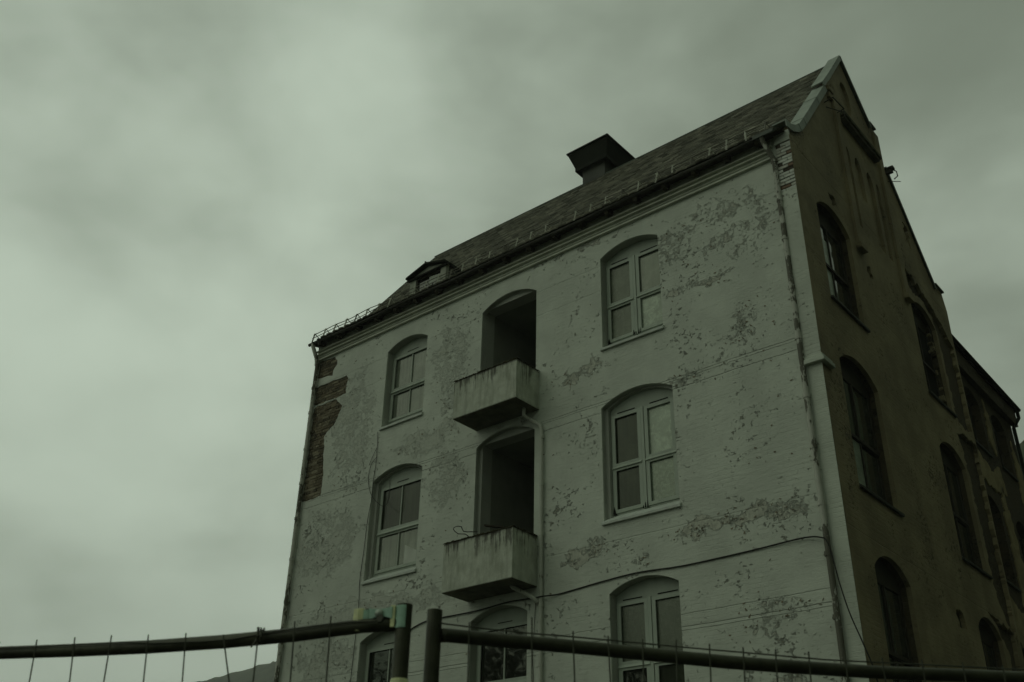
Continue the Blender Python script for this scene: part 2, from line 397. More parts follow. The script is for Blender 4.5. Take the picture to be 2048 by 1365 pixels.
# openings in the front: name, outer(u0,u1,w0,w1,rise), stepped
WR1 = (-10.13,-8.72,11.38,13.55,.20); WR2 = (-10.20,-8.60,7.80,10.13,.22); WR3 = (-10.13,-8.72,4.18,6.52,.20)
WM1 = (-13.40,-11.83,10.70,13.46,.24); WM2 = (-13.42,-11.84,7.0,10.15,.24); WM3 = (-13.39,-11.98,4.18,6.52,.20)
WL1 = (-16.48,-15.13,11.43,13.50,.20); WL2 = (-16.60,-15.01,7.80,10.15,.22); WL3 = (-16.53,-15.10,4.18,6.54,.20)
def inner(w, d=.075): return (w[0]+d, w[1]-d, w[2], w[3]-d*.2, w[4]-.01)
def rough_poly(pts, amp=.03, step=.09, seed=0):
    out = []; n = len(pts)
    for i in range(n):
        a, b = Vector(pts[i]), Vector(pts[(i+1) % n]); k = max(1, int((b-a).length/step))
        for j in range(k):
            p = a.lerp(b, j/k); q = noise.noise_vector(Vector((p.x*7+seed, p.y*7, seed)))
            out.append((p.x+q.x*amp, p.y+q.y*amp))
    return out
P1 = [(-19.12,14.10),(-18.48,14.05),(-18.38,13.91),(-18.37,13.78),(-18.5,13.68),(-18.51,13.52),(-18.7,13.56),(-19.02,13.59),(-19.12,13.62)]
P2 = [(-19.12,13.35),(-18.54,13.35),(-17.95,13.33),(-17.87,13.24),(-17.91,13.03),(-17.93,12.9),(-17.9,12.83),(-18.17,12.80),(-19.08,12.82),(-19.12,12.84)]
P3 = [(-19.12,12.76),(-18.69,12.78),(-18.24,12.75),(-17.99,12.5),(-18.09,12.29),(-18.24,12.03),(-18.48,11.93),(-18.57,11.79),(-18.51,11.63),(-18.5,11.24),(-18.42,10.86),(-18.41,10.57),(-18.42,10.25),(-18.72,10.23),(-19.12,10.24)]
patches = [rough_poly(p[::-1], .035, .08, i*3.1) for i, p in enumerate((P1, P2, P3))]
fw_outer = [(XL, 0), (XR-.012, 0), (XR-.012, 14.62), (XL, 14.62)]
outer_open = [arch(*w) for w in (WR1, WR2, WR3, WM1, WM2, WM3, WL1, WL2, WL3)]
flat = lambda w: [(w[0], w[2]), (w[1], w[2]), (w[1], w[3]+.10), (w[0], w[3]+.10)]
inner_open = [arch(*WR1), arch(*inner(WR2)), arch(*WR3), flat(WM1), flat(inner(WM2)), arch(*WM3), arch(*WL1), arch(*inner(WL2)), arch(*WL3)]
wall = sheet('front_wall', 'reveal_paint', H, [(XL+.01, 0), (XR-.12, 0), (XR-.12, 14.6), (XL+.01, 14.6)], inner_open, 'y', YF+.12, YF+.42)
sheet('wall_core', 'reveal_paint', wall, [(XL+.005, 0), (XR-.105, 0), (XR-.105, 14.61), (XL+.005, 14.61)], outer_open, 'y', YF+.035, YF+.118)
sheet('plaster_layer', 'painted_wall', wall, fw_outer, outer_open+patches, 'y', YF, YF+.035)
# raised curling paint flakes as joined relief is left to the bump; loose brickwork behind the three bare patches
def in_poly(p, poly):
    c = False; n = len(poly)
    for i in range(n):
        x1, y1 = poly[i]; x2, y2 = poly[(i+1) % n]
        if (y1 > p[1]) != (y2 > p[1]) and p[0] < (x2-x1)*(p[1]-y1)/(y2-y1)+x1: c = not c
    return c
mb = MB(); mb.box(XL+.02, -17.8, YF+.027, YF+.034, 10.1, 14.2); mb.build('mortar_bed', 'mortar', wall)
def brick_mesh(name, L, m, hh=.0625, d=.05):
    b = MB(); b.box(-L/2, L/2, 0, d, -hh/2, hh/2); me_o = b.build(name, m, org=Vector(), bevel=.004); me = me_o.data; bpy.data.objects.remove(me_o); return me
BR = [[brick_mesh('brick', L, 'brick%d' % k) for k in range(4)] for L in (.225, .108)]
cand = []
z = 10.22; row = 0
while z < 14.15:
    x = XL+.05-(.06 if row % 2 else 0)
    header = (row % 4 == 3)
    while x < -17.8:
        L = .108 if header else .225
        cx, cz = x+L/2, z
        if any(in_poly((cx+dx, cz), pp) for pp in (P1, P2, P3) for dx in (-.09, 0, .09)): cand.append((cx, cz, 1 if header else 0))
        x += L+.011
    z += .0745; row += 1
def put(me, name, parent, loc, rot=(0, 0, 0)):
    o = bpy.data.objects.new(name, me); COL.objects.link(o); o.parent = parent; o.location = Vector(loc)-ORG[parent.name]; o.rotation_euler = rot; return o
rest = MB()
cand.sort(key=lambda c: -c[0])
for i, (cx, cz, hd) in enumerate(cand):
    if random.random() < .02: continue
    dy = random.uniform(.006, .026); q = random.choices((0, 1, 2, 3), (4, 3, 2, 3))[0]
    if i < 285: put(BR[hd][q], 'brick', wall, (cx+random.uniform(-.003, .003), YF+dy, cz+random.uniform(-.003, .003)), (random.uniform(-.03, .03), random.uniform(-.012, .012), random.uniform(-.03, .03)))
    else:
        L = .054 if hd else .1125; rest.box(cx-L, cx+L, YF+dy, YF+.05, cz-.031, cz+.031, q)
if rest.v: rest.build('brickwork', ['brick0', 'brick1', 'brick2', 'brick3'], wall)['kind'] = 'stuff'

flr = random.Random(3); fk = MB(); rects = [(w[0]-.06, w[1]+.06, w[2]-.1, w[3]+w[4]+.02) for w in (WR1, WR2, WR3, WM1, WM2, WM3, WL1, WL2, WL3)]
cnt = 0
while cnt < 3600:
    if flr.random() < .75:
        cx, cz, rx, rz, k = flr.choice(FP); a = flr.uniform(0, 6.283); q = abs(flr.gauss(.75, .35)); x = cx+rx*q*math.cos(a); z = cz+rz*q*math.sin(a)
    else: x = -5.9-13*flr.random()**1.7; z = flr.uniform(4, 14.0)
    if not (XL+.15 < x < -6.15 and 3.6 < z < 14.05): cnt += 1; continue
    if noise.noise(Vector((x*2.2, z*2.2, 4.0))) < -.02: cnt += 1; continue
    if any(r[0] < x < r[1] and r[2] < z < r[3] for r in rects) or any(in_poly((x, z), pp) for pp in (P1, P2, P3)): cnt += 1; continue
    w = flr.uniform(.008, .032)*(1.5 if flr.random() < .15 else 1); h = flr.uniform(.008, .026); c = flr.uniform(.004, .016); a = flr.gauss(0, .7); ca, sa = math.cos(a), math.sin(a)
    pts = []
    for (du, dv, dy) in ((-w, 0, .001), (-w*.2, h*.15, .001), (w, 0, .001), (-w*.8, -h*.6, c*.5), (w*.75, -h*.5, c*.45), (-w*.45, -h*1.1, c), (w*.5, -h*1.0, c*.9)):
        pts.append((x+du*ca-dv*sa, YF-dy, z+du*sa+dv*ca))
    fk.add(pts, [(0, 3, 4, 1), (1, 4, 2), (3, 5, 6, 4)], 0 if flr.random() < .7 else 1); cnt += 1
fko = fk.build('paint_flakes', ['painted_wall', 'mortar'], wall); fko['kind'] = 'stuff'

# --- pilaster at the right corner
mb = MB(); mb.box(-6.02, XR+.03, YF-.055, YF-.002, 9.78, 13.25); mb.box(-6.02, XR+.03, YF-.055, YF-.002, 14.38, 14.62)
pil = mb.build('pilaster', 'pilaster_paint', H)
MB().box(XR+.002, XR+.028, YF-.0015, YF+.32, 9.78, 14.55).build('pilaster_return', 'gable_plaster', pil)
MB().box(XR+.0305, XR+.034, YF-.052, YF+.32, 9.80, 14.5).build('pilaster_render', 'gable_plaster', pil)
mb = MB(); mb.box(-6.01, XR+.012, YF-.03, YF-.004, 13.25, 14.38); mb.build('mortar_bed', 'mortar_dark', pil)
WB = [[brick_mesh('brick', L, 'white_brick%d' % k, .06, .045) for k in range(3)] for L in (.2, .093)]
r = 0; z = 13.285
while z < 14.36:
    seq = [(-6.018, .2, 0), (-5.806, .093, 1)] if r % 2 else [(-6.018, .093, 1), (-5.914, .2, 0)]
    frac = max(0, (z-13.6)/.76)
    for (x, L, k) in seq:
        if random.random() < .02+.10*(frac > .35): continue
        q = random.choices((0, 1, 2), (6, 3, .3+1.5*frac))[0]
        put(WB[k][q], 'brick', pil, (x+L/2+.002, YF-.058+random.uniform(0, .018), z), (0, random.uniform(-.02, .02), random.uniform(-.03, .03)))
    z += .0745; r += 1
mb = MB()
mb.box(-6.06, XR+.085, YF-.10, YF+.34, 9.66, 9.74); mb.box(-6.04, XR+.055, YF-.075, YF+.33, 9.742, 9.80)
mb.build('corbel', 'corner_paint', H, bevel=.008)
mb = MB(); mb.box(-5.985, XR+.004, YF-.012, YF-.002, 0, 9.66); mb.build('corner_render', 'corner_paint', H)

# --- cornice: frieze and three fine mouldings
mb = MB()
mb.box(XL, -6.10, YF-.022, YF-.002, 14.22, 14.60)
mb.box(XL-.02, -6.08, YF-.092, YF-.024, 14.375, 14.398)
mb.box(XL-.02, -6.08, YF-.086, YF-.024, 14.270, 14.295)
mb.box(XL-.01, -6.09, YF-.070, YF-.002, 14.110, 14.138)
mb.build('cornice', 'cornice_paint', H)
# --- soffit, fascia, rafter tails, gutter
mb = MB(); mb.prism([(14.26,14.535),(14.48,14.61),(14.48,14.64),(14.26,14.55)], 'x', XL-.05, -5.78); mb.build('soffit', 'soffit_wood', H)
x = -18.9
while x < -6.2:
    m = MB(); m.prism([(YF-.25, 14.53), (YF-.04, 14.60), (YF-.04, 14.53), (YF-.08, 14.45), (YF-.16, 14.43), (YF-.22, 14.45)], 'x', x-.05, x+.05)
    m.build('rafter_tail', 'soffit_wood', H); x += .70+random.uniform(-.02, .02)
gx = [XL-.10+i*(13.00)/60 for i in range(61)]
mb = MB(); prof = []
for k in range(9):
    a = math.pi+math.pi*k/8; prof.append((YF-.265+.042*math.cos(a), 14.535+.042*math.sin(a)))
for k in range(8, -1, -1):
    a = math.pi+math.pi*k/8; prof.append((YF-.265+.036*math.cos(a), 14.54+.036*math.sin(a)))
v = []; n = len(prof)
for i, x in enumerate(gx):
    dz = .014*math.sin(x*1.9)+.01*noise.noise(Vector((x*2, 0, 0)))
    v += [(x, y, z+dz) for y, z in prof]
f = [(i*n+k, i*n+(k+1) % n, (i+1)*n+(k+1) % n, (i+1)*n+k) for i in range(60) for k in range(n)]+[tuple(range(n))]
mb.add(v, f); mb.build('gutter', 'gutter_metal', H)
x = XL-.1
mb = MB()
for x in [XL+.1+i*.7 for i in range(19)]:
    m = MB(); m.tube([(x, YF-.215, 14.55), (x, YF-.22, 14.51), (x, YF-.245, 14.485), (x, YF-.285, 14.485), (x, YF-.313, 14.51), (x, YF-.313, 14.55)], .007, 5)
    m.build('gutter_bracket', 'gutter_metal', H)

# --- roof: swept profile (bell-cast eaves), slates on top
RP = [(14.18,14.55),(14.50,14.71),(14.85,14.94),(15.2,15.24),(15.6,15.76),(18.2,19.23)]
mb = MB()
mb.prism(RP+[(21.8,15.1),(22.4,14.75),(22.4,14.66),(14.5,14.655),(14.22,14.545)], 'x', XL+.32, XR-.27)
roof = mb.build('roof', 'roof_deck', H)
MB().prism([(14.18,14.55),(14.5,14.71),(14.85,14.93),(14.85,14.66),(14.22,14.545)], 'x', XL-.09, XL+.318).build('eave_return', 'roof_deck', roof)
def slope_point(s):
    """walk the front slope from the eave by distance s -> (y,z,angle)"""
    for (a, b) in zip(RP, RP[1:]):
        L = math.hypot(b[0]-a[0], b[1]-a[1])
        if s <= L or b is RP[-1]:
            k = s/L; return a[0]+(b[0]-a[0])*k, a[1]+(b[1]-a[1])*k, math.atan2(b[1]-a[1], b[0]-a[0])
        s -= L
TOT = sum(math.hypot(b[0]-a[0], b[1]-a[1]) for a, b in zip(RP, RP[1:]))
def slate_mesh(k):
    b = MB(); w = .226; l = .30; t = .022; c = .06
    # slightly clipped lower corners, tapered thickness; local x width, y up-slope, z normal
    prof = [(-w/2+c, 0), (w/2-c, 0), (w/2, c), (w/2, l), (-w/2, l), (-w/2, c)]
    v = [(x, y, t+.012) for x, y in prof]+[(x, y, .002) for x, y in prof]; n = 6
    b.add(v, [tuple(range(n)), tuple(range(2*n-1, n-1, -1))]+[(i, n+i, n+(i+1) % n, (i+1) % n) for i in range(n)])
    o = b.build('slate', 'slate%d' % k, org=Vector()); me = o.data; bpy.data.objects.remove(o); return me
SL = [slate_mesh(k) for k in range(5)]
slates = []; s = .02; row = 0
while s < TOT-.10:
    y, z, a = slope_point(s)
    x = XL+.33+(.115 if row % 2 else 0)
    while x < XR-.30:
        w = .23; cx = x+w/2
        d = .0
        slates.append((cx, y, z, a)); x += w
    s += .165; row += 1
def skip_slate(cx, y, z):
    return (-15.95 < cx < -14.6 and 14.35 < y < 15.2) or (-13.10 < cx < -12.50 and y > 18.14)
slates = [q for q in slates if not skip_slate(*q[:3])]
slates.sort(key=lambda q: q[0]**2+q[1]**2+q[2]**2)
stuffm = MB()
for i, (cx, y, z, a) in enumerate(slates):
    nv = noise.noise(Vector((cx*.9, y*.9, z*.6)))
    wts = [4, 3+2*max(0, nv), 2.4, 1.6+2*max(0, nv), 1.1+max(0, -nv)]
    k = random.choices(range(5), wts)[0]
    ja, jb, jr = random.gauss(0, .018), random.gauss(0, .012), random.gauss(0, .012)
    if random.random() < .03: jr += random.choice((-.1, .1)); jb += .02
    sl = random.gauss(0, .008)
    M = Matrix.Translation((cx, y+sl*math.cos(a), z+sl*math.sin(a)+.030)) @ Matrix.Rotation(a, 4, 'X') @ Matrix.Rotation(-.12+abs(ja), 4, 'X') @ Matrix.Rotation(jb, 4, 'Y') @ Matrix.Rotation(jr, 4, 'Z')
    if i < 298:
        o = put(SL[k], 'slate', roof, (0, 0, 0)); M2 = M.copy(); M2.translation = M.translation-ORG[roof.name]; o.matrix_local = M2
    else:
        me = SL[k]; stuffm.add([M @ vv.co for vv in me.vertices], [tuple(p.vertices) for p in me.polygons], k)
stuffm.build('slates', ['slate%d' % k for k in range(5)], roof)['kind'] = 'stuff'
mb = MB()
mb.prism([(18.02,19.035),(18.2,19.285),(18.40,19.06),(18.40,19.03),(18.2,19.245),(18.02,18.997)], 'x', XL+.30, XR-.27)
mb.tube([(XL+.29, 18.2, 19.29), (XR-.27, 18.2, 19.29)], .03, 8)
mb.build('ridge_cap', 'zinc_dark', roof)
# left verge board
mb = MB(); mb.sweep([(XL+.27, .035), (XL+.318, .035), (XL+.318, -.14), (XL+.27, -.14)], RP); mb.build('verge_board', 'dark_paint', roof)
MB().prism([(14.17,14.57),(14.46,14.72),(14.46,14.65),(14.17,14.49)], 'x', -6.32, -5.90).build('eave_flashing', 'zinc_dark', roof)
# --- gable coping (light metal flashing) : lower bell-cast length and upper length with its step
low = [(14.36,14.76),(14.60,14.80),(14.82,14.93),(14.98,15.06),(15.12,15.22),(15.28,15.42),(15.6,15.84),(16.2,16.63),(16.84,17.47)]
mb = MB(); mb.sweep([(-5.98, .035), (-5.69, .035), (-5.69, -.12), (-5.71, -.12), (-5.71, .01), (-5.98, .01)], low)
for k in (3, 5, 7): mb.sweep([(-5.985, .043), (-5.683, .043), (-5.683, -.125), (-5.690, -.125), (-5.690, .035), (-5.985, .035)], [low[k], tuple(Vector(low[k]).lerp(Vector(low[k+1]), .06))])
mb.build('coping', 'zinc', H)
up = [(16.72,17.44),(16.98,17.78),(17.02,17.82),(18.17,19.35)]
mb = MB(); mb.sweep([(-5.95, .05), (-5.675, .05), (-5.675, -.07), (-5.70, -.07), (-5.70, .025), (-5.95, .025)], up)
mb.build('coping', 'zinc', H)
rt = [(18.16,19.37),(19.48,18.09)]
mb = MB(); mb.sweep([(-5.98, .04), (-5.67, .04), (-5.67, -.03), (-5.70, -.03), (-5.70, .015), (-5.98, .015)], rt)
mb.sweep([(-6.0, .04), (-5.69, .04), (-5.69, -.05), (-5.71, -.05), (-5.71, .01), (-6.0, .01)], [(20.06,17.28),(22.10,14.86)])
mb.box(-6.02, -5.68, 19.50, 19.84, 18.26, 18.30); mb.box(-6.02, -5.68, 22.12, 22.64, 15.0, 15.04)
mb.build('coping', 'zinc_dark', H)

# --- gable wall
G_out = [(YF+.036,0),(YB,0),(YB,13.9),(22.78,14.55),(22.62,15.0),(22.14,15.0),(22.11,14.80),(20.04,17.25),(20.03,18.05),(19.82,18.26),(19.52,18.26),(19.50,18.04),(18.17,19.31),(17.30,18.05),(16.98,17.64),(16.8,17.42),(15.22,15.28),(14.85,14.95),(14.53,14.78)]
GW = [(15.37,16.86,11.38,13.45,.30),(20.0,21.45,11.32,13.44,.30),(15.30,16.94,7.76,10.08,.30),(19.97,21.50,7.75,10.05,.30),(15.40,16.86,4.15,6.46,.30),(20.12,21.46,4.15,6.46,.30)]
def lancet(u0, u1, w0, w1): m = (u0+u1)/2; return [(u0, w0), (u1, w0), (u1, w1-.28), ((u1+m)/2+.02, w1-.09), (m, w1), ((u0+m)/2-.02, w1-.09), (u0, w1-.28)]
niches = [lancet(17.56,17.76,14.2,16.34), lancet(18.0,18.36,15.2,16.36), lancet(18.62,18.98,14.2,16.34), lancet(19.16,19.38,14.2,16.3)]
oval = [(18.18+.27*math.cos(2*math.pi*i/20), 18.06+.50*math.sin(2*math.pi*i/20)) for i in range(20)]
bare = [rough_poly(p, .13, .07, 20+i*2.3) for i, p in enumerate([
    [(19.75,14.35),(20.0,13.98),(20.35,13.88),(20.95,13.95),(21.35,13.75),(21.58,13.3),(21.62,12.3),(21.65,11.35),(22.1,11.12),(22.6,11.3),(22.66,12.6),(22.6,13.5),(22.0,13.9),(21.4,14.15),(20.8,14.3),(20.3,14.45)],
    [(21.75,7.5),(22.1,6.9),(22.62,6.6),(22.66,9.5),(22.66,11.05),(21.95,11.0),(21.45,10.85),(21.62,10.25),(21.72,9.2)],
    [(17.55,13.2),(17.75,13.25),(17.8,12.95),(17.6,12.9)],[(16.1,14.15),(16.45,14.2),(16.5,13.95),(16.2,13.9)],[(19.0,6.5),(19.35,6.55),(19.4,6.3),(19.05,6.25)],[(20.6,16.0),(20.95,15.9),(20.9,15.3),(20.62,15.5)],
    [(20.9,6.95),(22.4,6.8),(22.3,5.2),(21.75,5.0),(21.72,6.3),(21.2,6.85)],
    [(17.42,15.75),(17.52,15.72),(17.50,15.3),(17.42,15.35)]])]
gcore = sheet('gable_wall', 'gable_brick', H, G_out, [arch(*w) for w in GW], 'x', XR-.085, XR-.30)
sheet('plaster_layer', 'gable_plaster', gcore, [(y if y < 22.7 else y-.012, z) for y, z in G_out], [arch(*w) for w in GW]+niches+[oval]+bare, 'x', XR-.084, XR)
mb = MB(); mb.prism([(17.4,14.0),(19.5,14.0),(19.5,18.0),(18.65,18.9),(18.3,18.9),(17.4,17.9)],'x',XR-.083, XR-.072); mb.build('niche_back', 'gable_plaster', gcore)
mb = MB(); mb.box(XR+.002, XR+.13, 17.5, 19.42, 16.98, 17.05); mb.box(XR+.002, XR+.17, 17.46, 19.46, 17.052, 17.14); mb.build('ledge', 'shade_dark_concrete', H, bevel=.006)  # ledge coloured dark to paint in its shadow band
for (y0, y1) in ((17.17, 17.42), (19.60, 19.85)):
    m = MB(); m.box(XR+.002, XR+.065, y0, y1, 13.60, 17.75 if y0 < 18 else 18.05); m.box(XR+.002, XR+.075, y0-.012, y1+.012, 13.50, 13.598); m.box(XR+.002, XR+.12, y0-.03, y1+.03, 13.38, 13.498)
    m.build('lesene', 'gable_plaster', H)
m = MB(); m.box(XR-.01, XR+.04, 14.56, 22.7, 14.40, 14.44); 
m = MB()
m.box(XR+.0, XR+.10, 16.92, 17.16, 17.42, 17.54); m.box(XR+.0, XR+.07, 16.97, 17.16, 17.26, 17.418); m.build('kneeler', 'gable_plaster', H, bevel=.01)
m = MB(); m.tube([(XR, 16.75, 16.95), (XR+.20, 16.75, 16.98), (XR+.22, 17.28, 17.02), (XR, 17.28, 17.0)], .014, 6); m.tube([(XR+.21, 17.26, 17.02), (XR+.21, 17.26, 16.78)], .012, 6); m.tube([(XR, 16.8, 16.86), (XR+.19, 17.2, 16.9)], .012, 6)
m.build('iron_bracket', 'gutter_metal', H)
m = MB(); m.box(XR, XR+.20, 20.06, 20.20, 17.20, 17.25); m.box(XR, XR+.16, 20.08, 20.17, 17.10, 17.2); m.tube([(XR+.15, 20.2, 17.22), (XR+.2, 20.28, 17.2), (XR+.2, 20.31, 17.08), (XR+.12, 20.27, 17.0)], .014, 6)
m.tube([(XR, 20.12, 16.9), (XR+.2, 20.45, 17.0)], .009, 5)
m.build('iron_hook', 'gutter_metal', H)
# rest of the shell
mb = MB(); mb.box(XL, XL+.3, YF+.44, 22.4, 0, 14.64); mb.build('side_wall', 'painted_wall', H)
m = MB(); m.prism([(14.7,14.645),(22.3,14.645),(21.8,15.0),(18.2,19.08),(15.3,15.22)], 'x', XL+.33, XL+.5); m.build('side_gable', 'painted_wall', H)
mb = MB(); mb.box(XL+.32, XR-.32, 22.1, 22.4, 0, 14.6); mb.build('back_wall', 'gable_brick', H)
for zf in (3.5, 7.05, 10.65, 14.3):
    mb = MB(); mb.box(XL+.32, XR-.32, YF+.44, 22.08, zf-.12, zf); mb.build('floor_slab', 'interior', H)

# --- windows of the front
def win_cross(w, stepped, panes, tall=False, yoff=.20):
    """two casements, each with a cross rail: four panes"""
    w = inner(w) if stepped else w
    u0, u1, w0, w1, rise = w; y = YF+yoff; wb = w0+.19
    o0 = arch(u0+.002, u1-.002, wb, w1, rise-.004)
    mid = (u0+u1)/2; top = w1-.16; tr = wb+(top-wb)*(.47 if not tall else .62)
    cols = ((u0+.075, mid-.085), (mid+.085, u1-.075))
    holes = [[(a, b), (c, b), (c, d), (a, d)] for (a, c) in cols for (b, d) in ((wb+.07, tr-.035), (tr+.045, top))]
    fr = sheet('window', 'frame_paint', H, o0, holes, 'y', y, y+.06)
    k = 0
    for (a, c) in cols:
        for (b, d) in ((wb+.07, tr-.035), (tr+.045, top)):
            # sash ring
            s = sheet('sash', 'frame_bright', fr, [(a-.045, b-.03), (c+.045, b-.03), (c+.045, d+.03), (a-.045, d+.03)], [[(a+.03, b+.035), (c-.03, b+.035), (c-.03, d-.03), (a+.03, d-.03)]], 'y', y-.022, y-.002)
            m = MB(); m.box(a+.002, c-.002, y+.022, y+.030, b+.002, d-.002); m.build('pane', panes[k], fr); k += 1
        m = MB(); sx = (a+c)/2; m.box(sx-.20, sx+.20, y-.006, y+.002, top+.062, top+.082); m.build('vent_slot', 'slot_dark', fr)
        m = MB(); m.prism([(y-.05, tr-.02), (y-.024, tr+.03), (y-.024, tr-.03)], 'x', a-.045, c+.045); m.build('drip_rail', 'frame_bright', fr)
    rr = random.Random(int(abs(u0*100)+w0*10)); m = MB()
    for _ in range(5):
        rx = mid+rr.uniform(-.09, .10); rw = rr.uniform(.008, .022); m.prism([(rx-rw, wb+.012), (rx+rw, wb+.010), (rx+rw*.3, wb+rr.uniform(.05, .15)), (rx-rw*.6, wb+rr.uniform(.03, .09))], 'y', y-.040, y-.030)
    rx = u0+.05; m.prism([(rx-.03, wb+.01), (rx+.05, wb+.01), (rx+.02, wb+.05), (rx-.005, wb+rr.uniform(.08, .2)), (rx-.03, wb+.06)], 'y', y-.030, y-.0235); m.build('rotten_wood', 'slot_dark', fr)['kind'] = 'stuff'
    m = MB(); m.box(mid-.030, mid+.030, y-.034, y-.001, wb+.01, top+.05); m.build('mullion', 'frame_bright', fr)
    m = MB(); m.box(u0+.02, u1-.02, y+.0605, y+.07, wb, w1+rise*.4); m.build('backing', 'interior', fr)
    sill(fr, w if not stepped else (u0-.075, u1+.075), w0, y, wb)
    return fr
def sill(fr, w, w0, y, wb):
    m = MB(); m.prism([(YF-.055, w0-.02), (YF-.055, w0+.03), (y+.01, wb+.005), (y+.01, wb-.06), (YF+.0, w0-.02)], 'x', w[0]-.02 if w[0] else 0, w[1]+.02)
    m2 = MB(); m2.prism([(YF-.055, w0-.02), (YF-.055, w0+.025), (YF-.002, w0+.06), (YF-.002, w0-.02)], 'x', w[0]-.03, w[1]+.03)
    m2.prism([(YF-.0015, w0+.002), (YF-.0015, w0+.062), (y+.01, wb+.005), (y+.01, w0+.002)], 'x', w[0]+.002, w[1]-.002)
    m2.build('sill', 'sill_paint', fr)
def win_bar(w, stepped, panes, yoff=.20):
    """one sash with a transom and a thin upright bar above and below"""
    w = inner(w) if stepped else w
    u0, u1, w0, w1, rise = w; y = YF+yoff; wb = w0+.19
    o0 = arch(u0+.002, u1-.002, wb, w1, rise-.004); top = w1-.16; tr = wb+(top-wb)*.475
    a, c = u0+.10, u1-.10
    holes = [[(a, b), (c, b), (c, d), (a, d)] for (b, d) in ((wb+.08, tr-.05), (tr+.05, top))]
    fr = sheet('window', 'frame_paint', H, o0, holes, 'y', y, y+.06); k = 0; mid = (a+c)/2
    for (b, d) in ((wb+.08, tr-.05), (tr+.05, top)):
        sheet('sash', 'frame_bright', fr, [(a-.05, b-.03), (c+.05, b-.03), (c+.05, d+.03), (a-.05, d+.03)], [[(a+.025, b+.035), (c-.025, b+.035), (c-.025, d-.025), (a+.025, d-.025)]], 'y', y-.022, y-.002)
        m = MB(); m.box(mid-.014, mid+.014, y-.004, y+.021, b+.002, d-.002); m.build('glazing_bar', 'frame_bright', fr)
        for (p, q) in ((a+.002, mid-.001), (mid+.001, c-.002)):
            m = MB(); m.box(p, q, y+.022, y+.030, b+.002, d-.002); m.build('pane', panes[k], fr); k += 1
    m = MB(); m.box(mid-.18, mid+.18, y-.006, y+.002, top+.085, top+.10); m.build('vent_slot', 'slot_dark', fr)
    m = MB(); m.prism([(y-.06, tr-.03), (y-.024, tr+.03), (y-.024, tr-.045)], 'x', a-.05, c+.05); m.build('drip_rail', 'frame_bright', fr)
    m = MB(); m.box(u0+.02, u1-.02, y+.0605, y+.07, wb, w1+rise*.4); m.build('backing', 'interior', fr)
    sill(fr, w if not stepped else (u0-.075, u1+.075), w0, y, wb)
    return fr
# pane order: left-bottom, left-top, right-bottom, right-top
rot_at = []
win_cross(WR1, False, ['pane_board', 'pane_board', 'pane_frost', 'pane_grey'])
win_cross(WR2, True, ['pane_dim', 'pane_dim', 'pane_textured', 'pane_frost'])
win_cross(WR3, False, ['pane_dark', 'pane_murky', 'pane_dim', 'pane_murky'])
win_bar(WL1, False, ['pane_grey']*4)
wl2 = win_bar(WL2, True, ['pane_grey', 'pane_grey', 'pane_dim', 'pane_dim'])
MB().add([(-15.62,YF+.2205,8.12),(-15.24,YF+.2205,8.12),(-15.24,YF+.2205,8.36),(-15.62,YF+.2205,8.55),(-15.62,YF+.2215,8.12),(-15.24,YF+.2215,8.12),(-15.24,YF+.2215,8.36),(-15.62,YF+.2215,8.55)], [(0,1,2,3),(7,6,5,4),(0,4,5,1),(1,5,6,2),(2,6,7,3),(3,7,4,0)]).build('card', 'curtain', wl2)
win_bar(WL3, False, ['pane_dark']*4)
win_bar(WM3, False, ['pane_dark']*4)

# --- loggia rooms behind the balconies (open, dark)
def loggia(w, stepped, zf):
    u0, u1 = (w[0], w[1]) if not stepped else (w[0]+.075, w[1]-.075)
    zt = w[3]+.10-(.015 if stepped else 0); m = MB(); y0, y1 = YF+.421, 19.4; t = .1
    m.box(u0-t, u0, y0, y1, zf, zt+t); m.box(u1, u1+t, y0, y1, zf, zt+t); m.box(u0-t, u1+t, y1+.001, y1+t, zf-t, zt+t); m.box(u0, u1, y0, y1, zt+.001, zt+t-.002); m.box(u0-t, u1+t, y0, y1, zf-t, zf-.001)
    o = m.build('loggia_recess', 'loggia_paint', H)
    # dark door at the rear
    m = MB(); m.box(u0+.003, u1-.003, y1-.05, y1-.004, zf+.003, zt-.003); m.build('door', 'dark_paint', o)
    return o
loggia(WM1, False, 10.75); loggia(WM2, True, 7.05)
def concrete_material():
    m = bpy.data.materials.new('balcony_concrete'); m.use_nodes = True; t = NT(m.node_tree); b = t.n['Principled BSDF']
    tc = t.new('ShaderNodeTexCoord'); P = t.new('ShaderNodeNewGeometry').outputs['Position']
    gx, gy, gz = t.sepxyz(tc.outputs['Generated'])
    st = t.add(t.mul(t.noise(t.scale3(P, (5, 5, .7)), 1.3, 8, .68, .3), .7), t.mul(t.noise(P, 2.2, 5, .6), .3)); st2 = t.add(t.mul(t.noise(t.scale3(P, (15, 15, 1.3)), 1.0, 6, .65, .3), .75), t.mul(t.noise(P, 3.1, 4, .6), .25))
    bl = t.noise(P, 4, 7, .6)
    c = t.mix(t.step(bl, .35, .7), (.43, .46, .365), (.56, .60, .495))
    c = t.mix(t.step(st, .36, .56, .55, 0), c, (.22, .235, .175))
    run = t.mul(t.step(t.add(st2, t.mul(gz, .20)), .66, .75), t.step(gz, .15, .9))
    c = t.mix(t.mul(run, .8), c, (.035, .032, .02))
    topm = t.step(t.add(gz, t.mul(t.sub(bl, .5), .25)), .93, 1.0)
    c = t.mix(t.mul(topm, .8), c, (.04, .035, .022))
    t.put(b.inputs['Base Color'], c); b.inputs['Roughness'].default_value = .9
    t.put(b.inputs['Normal'], t.bump(t.add(t.mul(t.noise(P, 14, 7, .65), .7), t.mul(st2, 1.6)), .9, .02))
    MATS['balcony_concrete'] = m
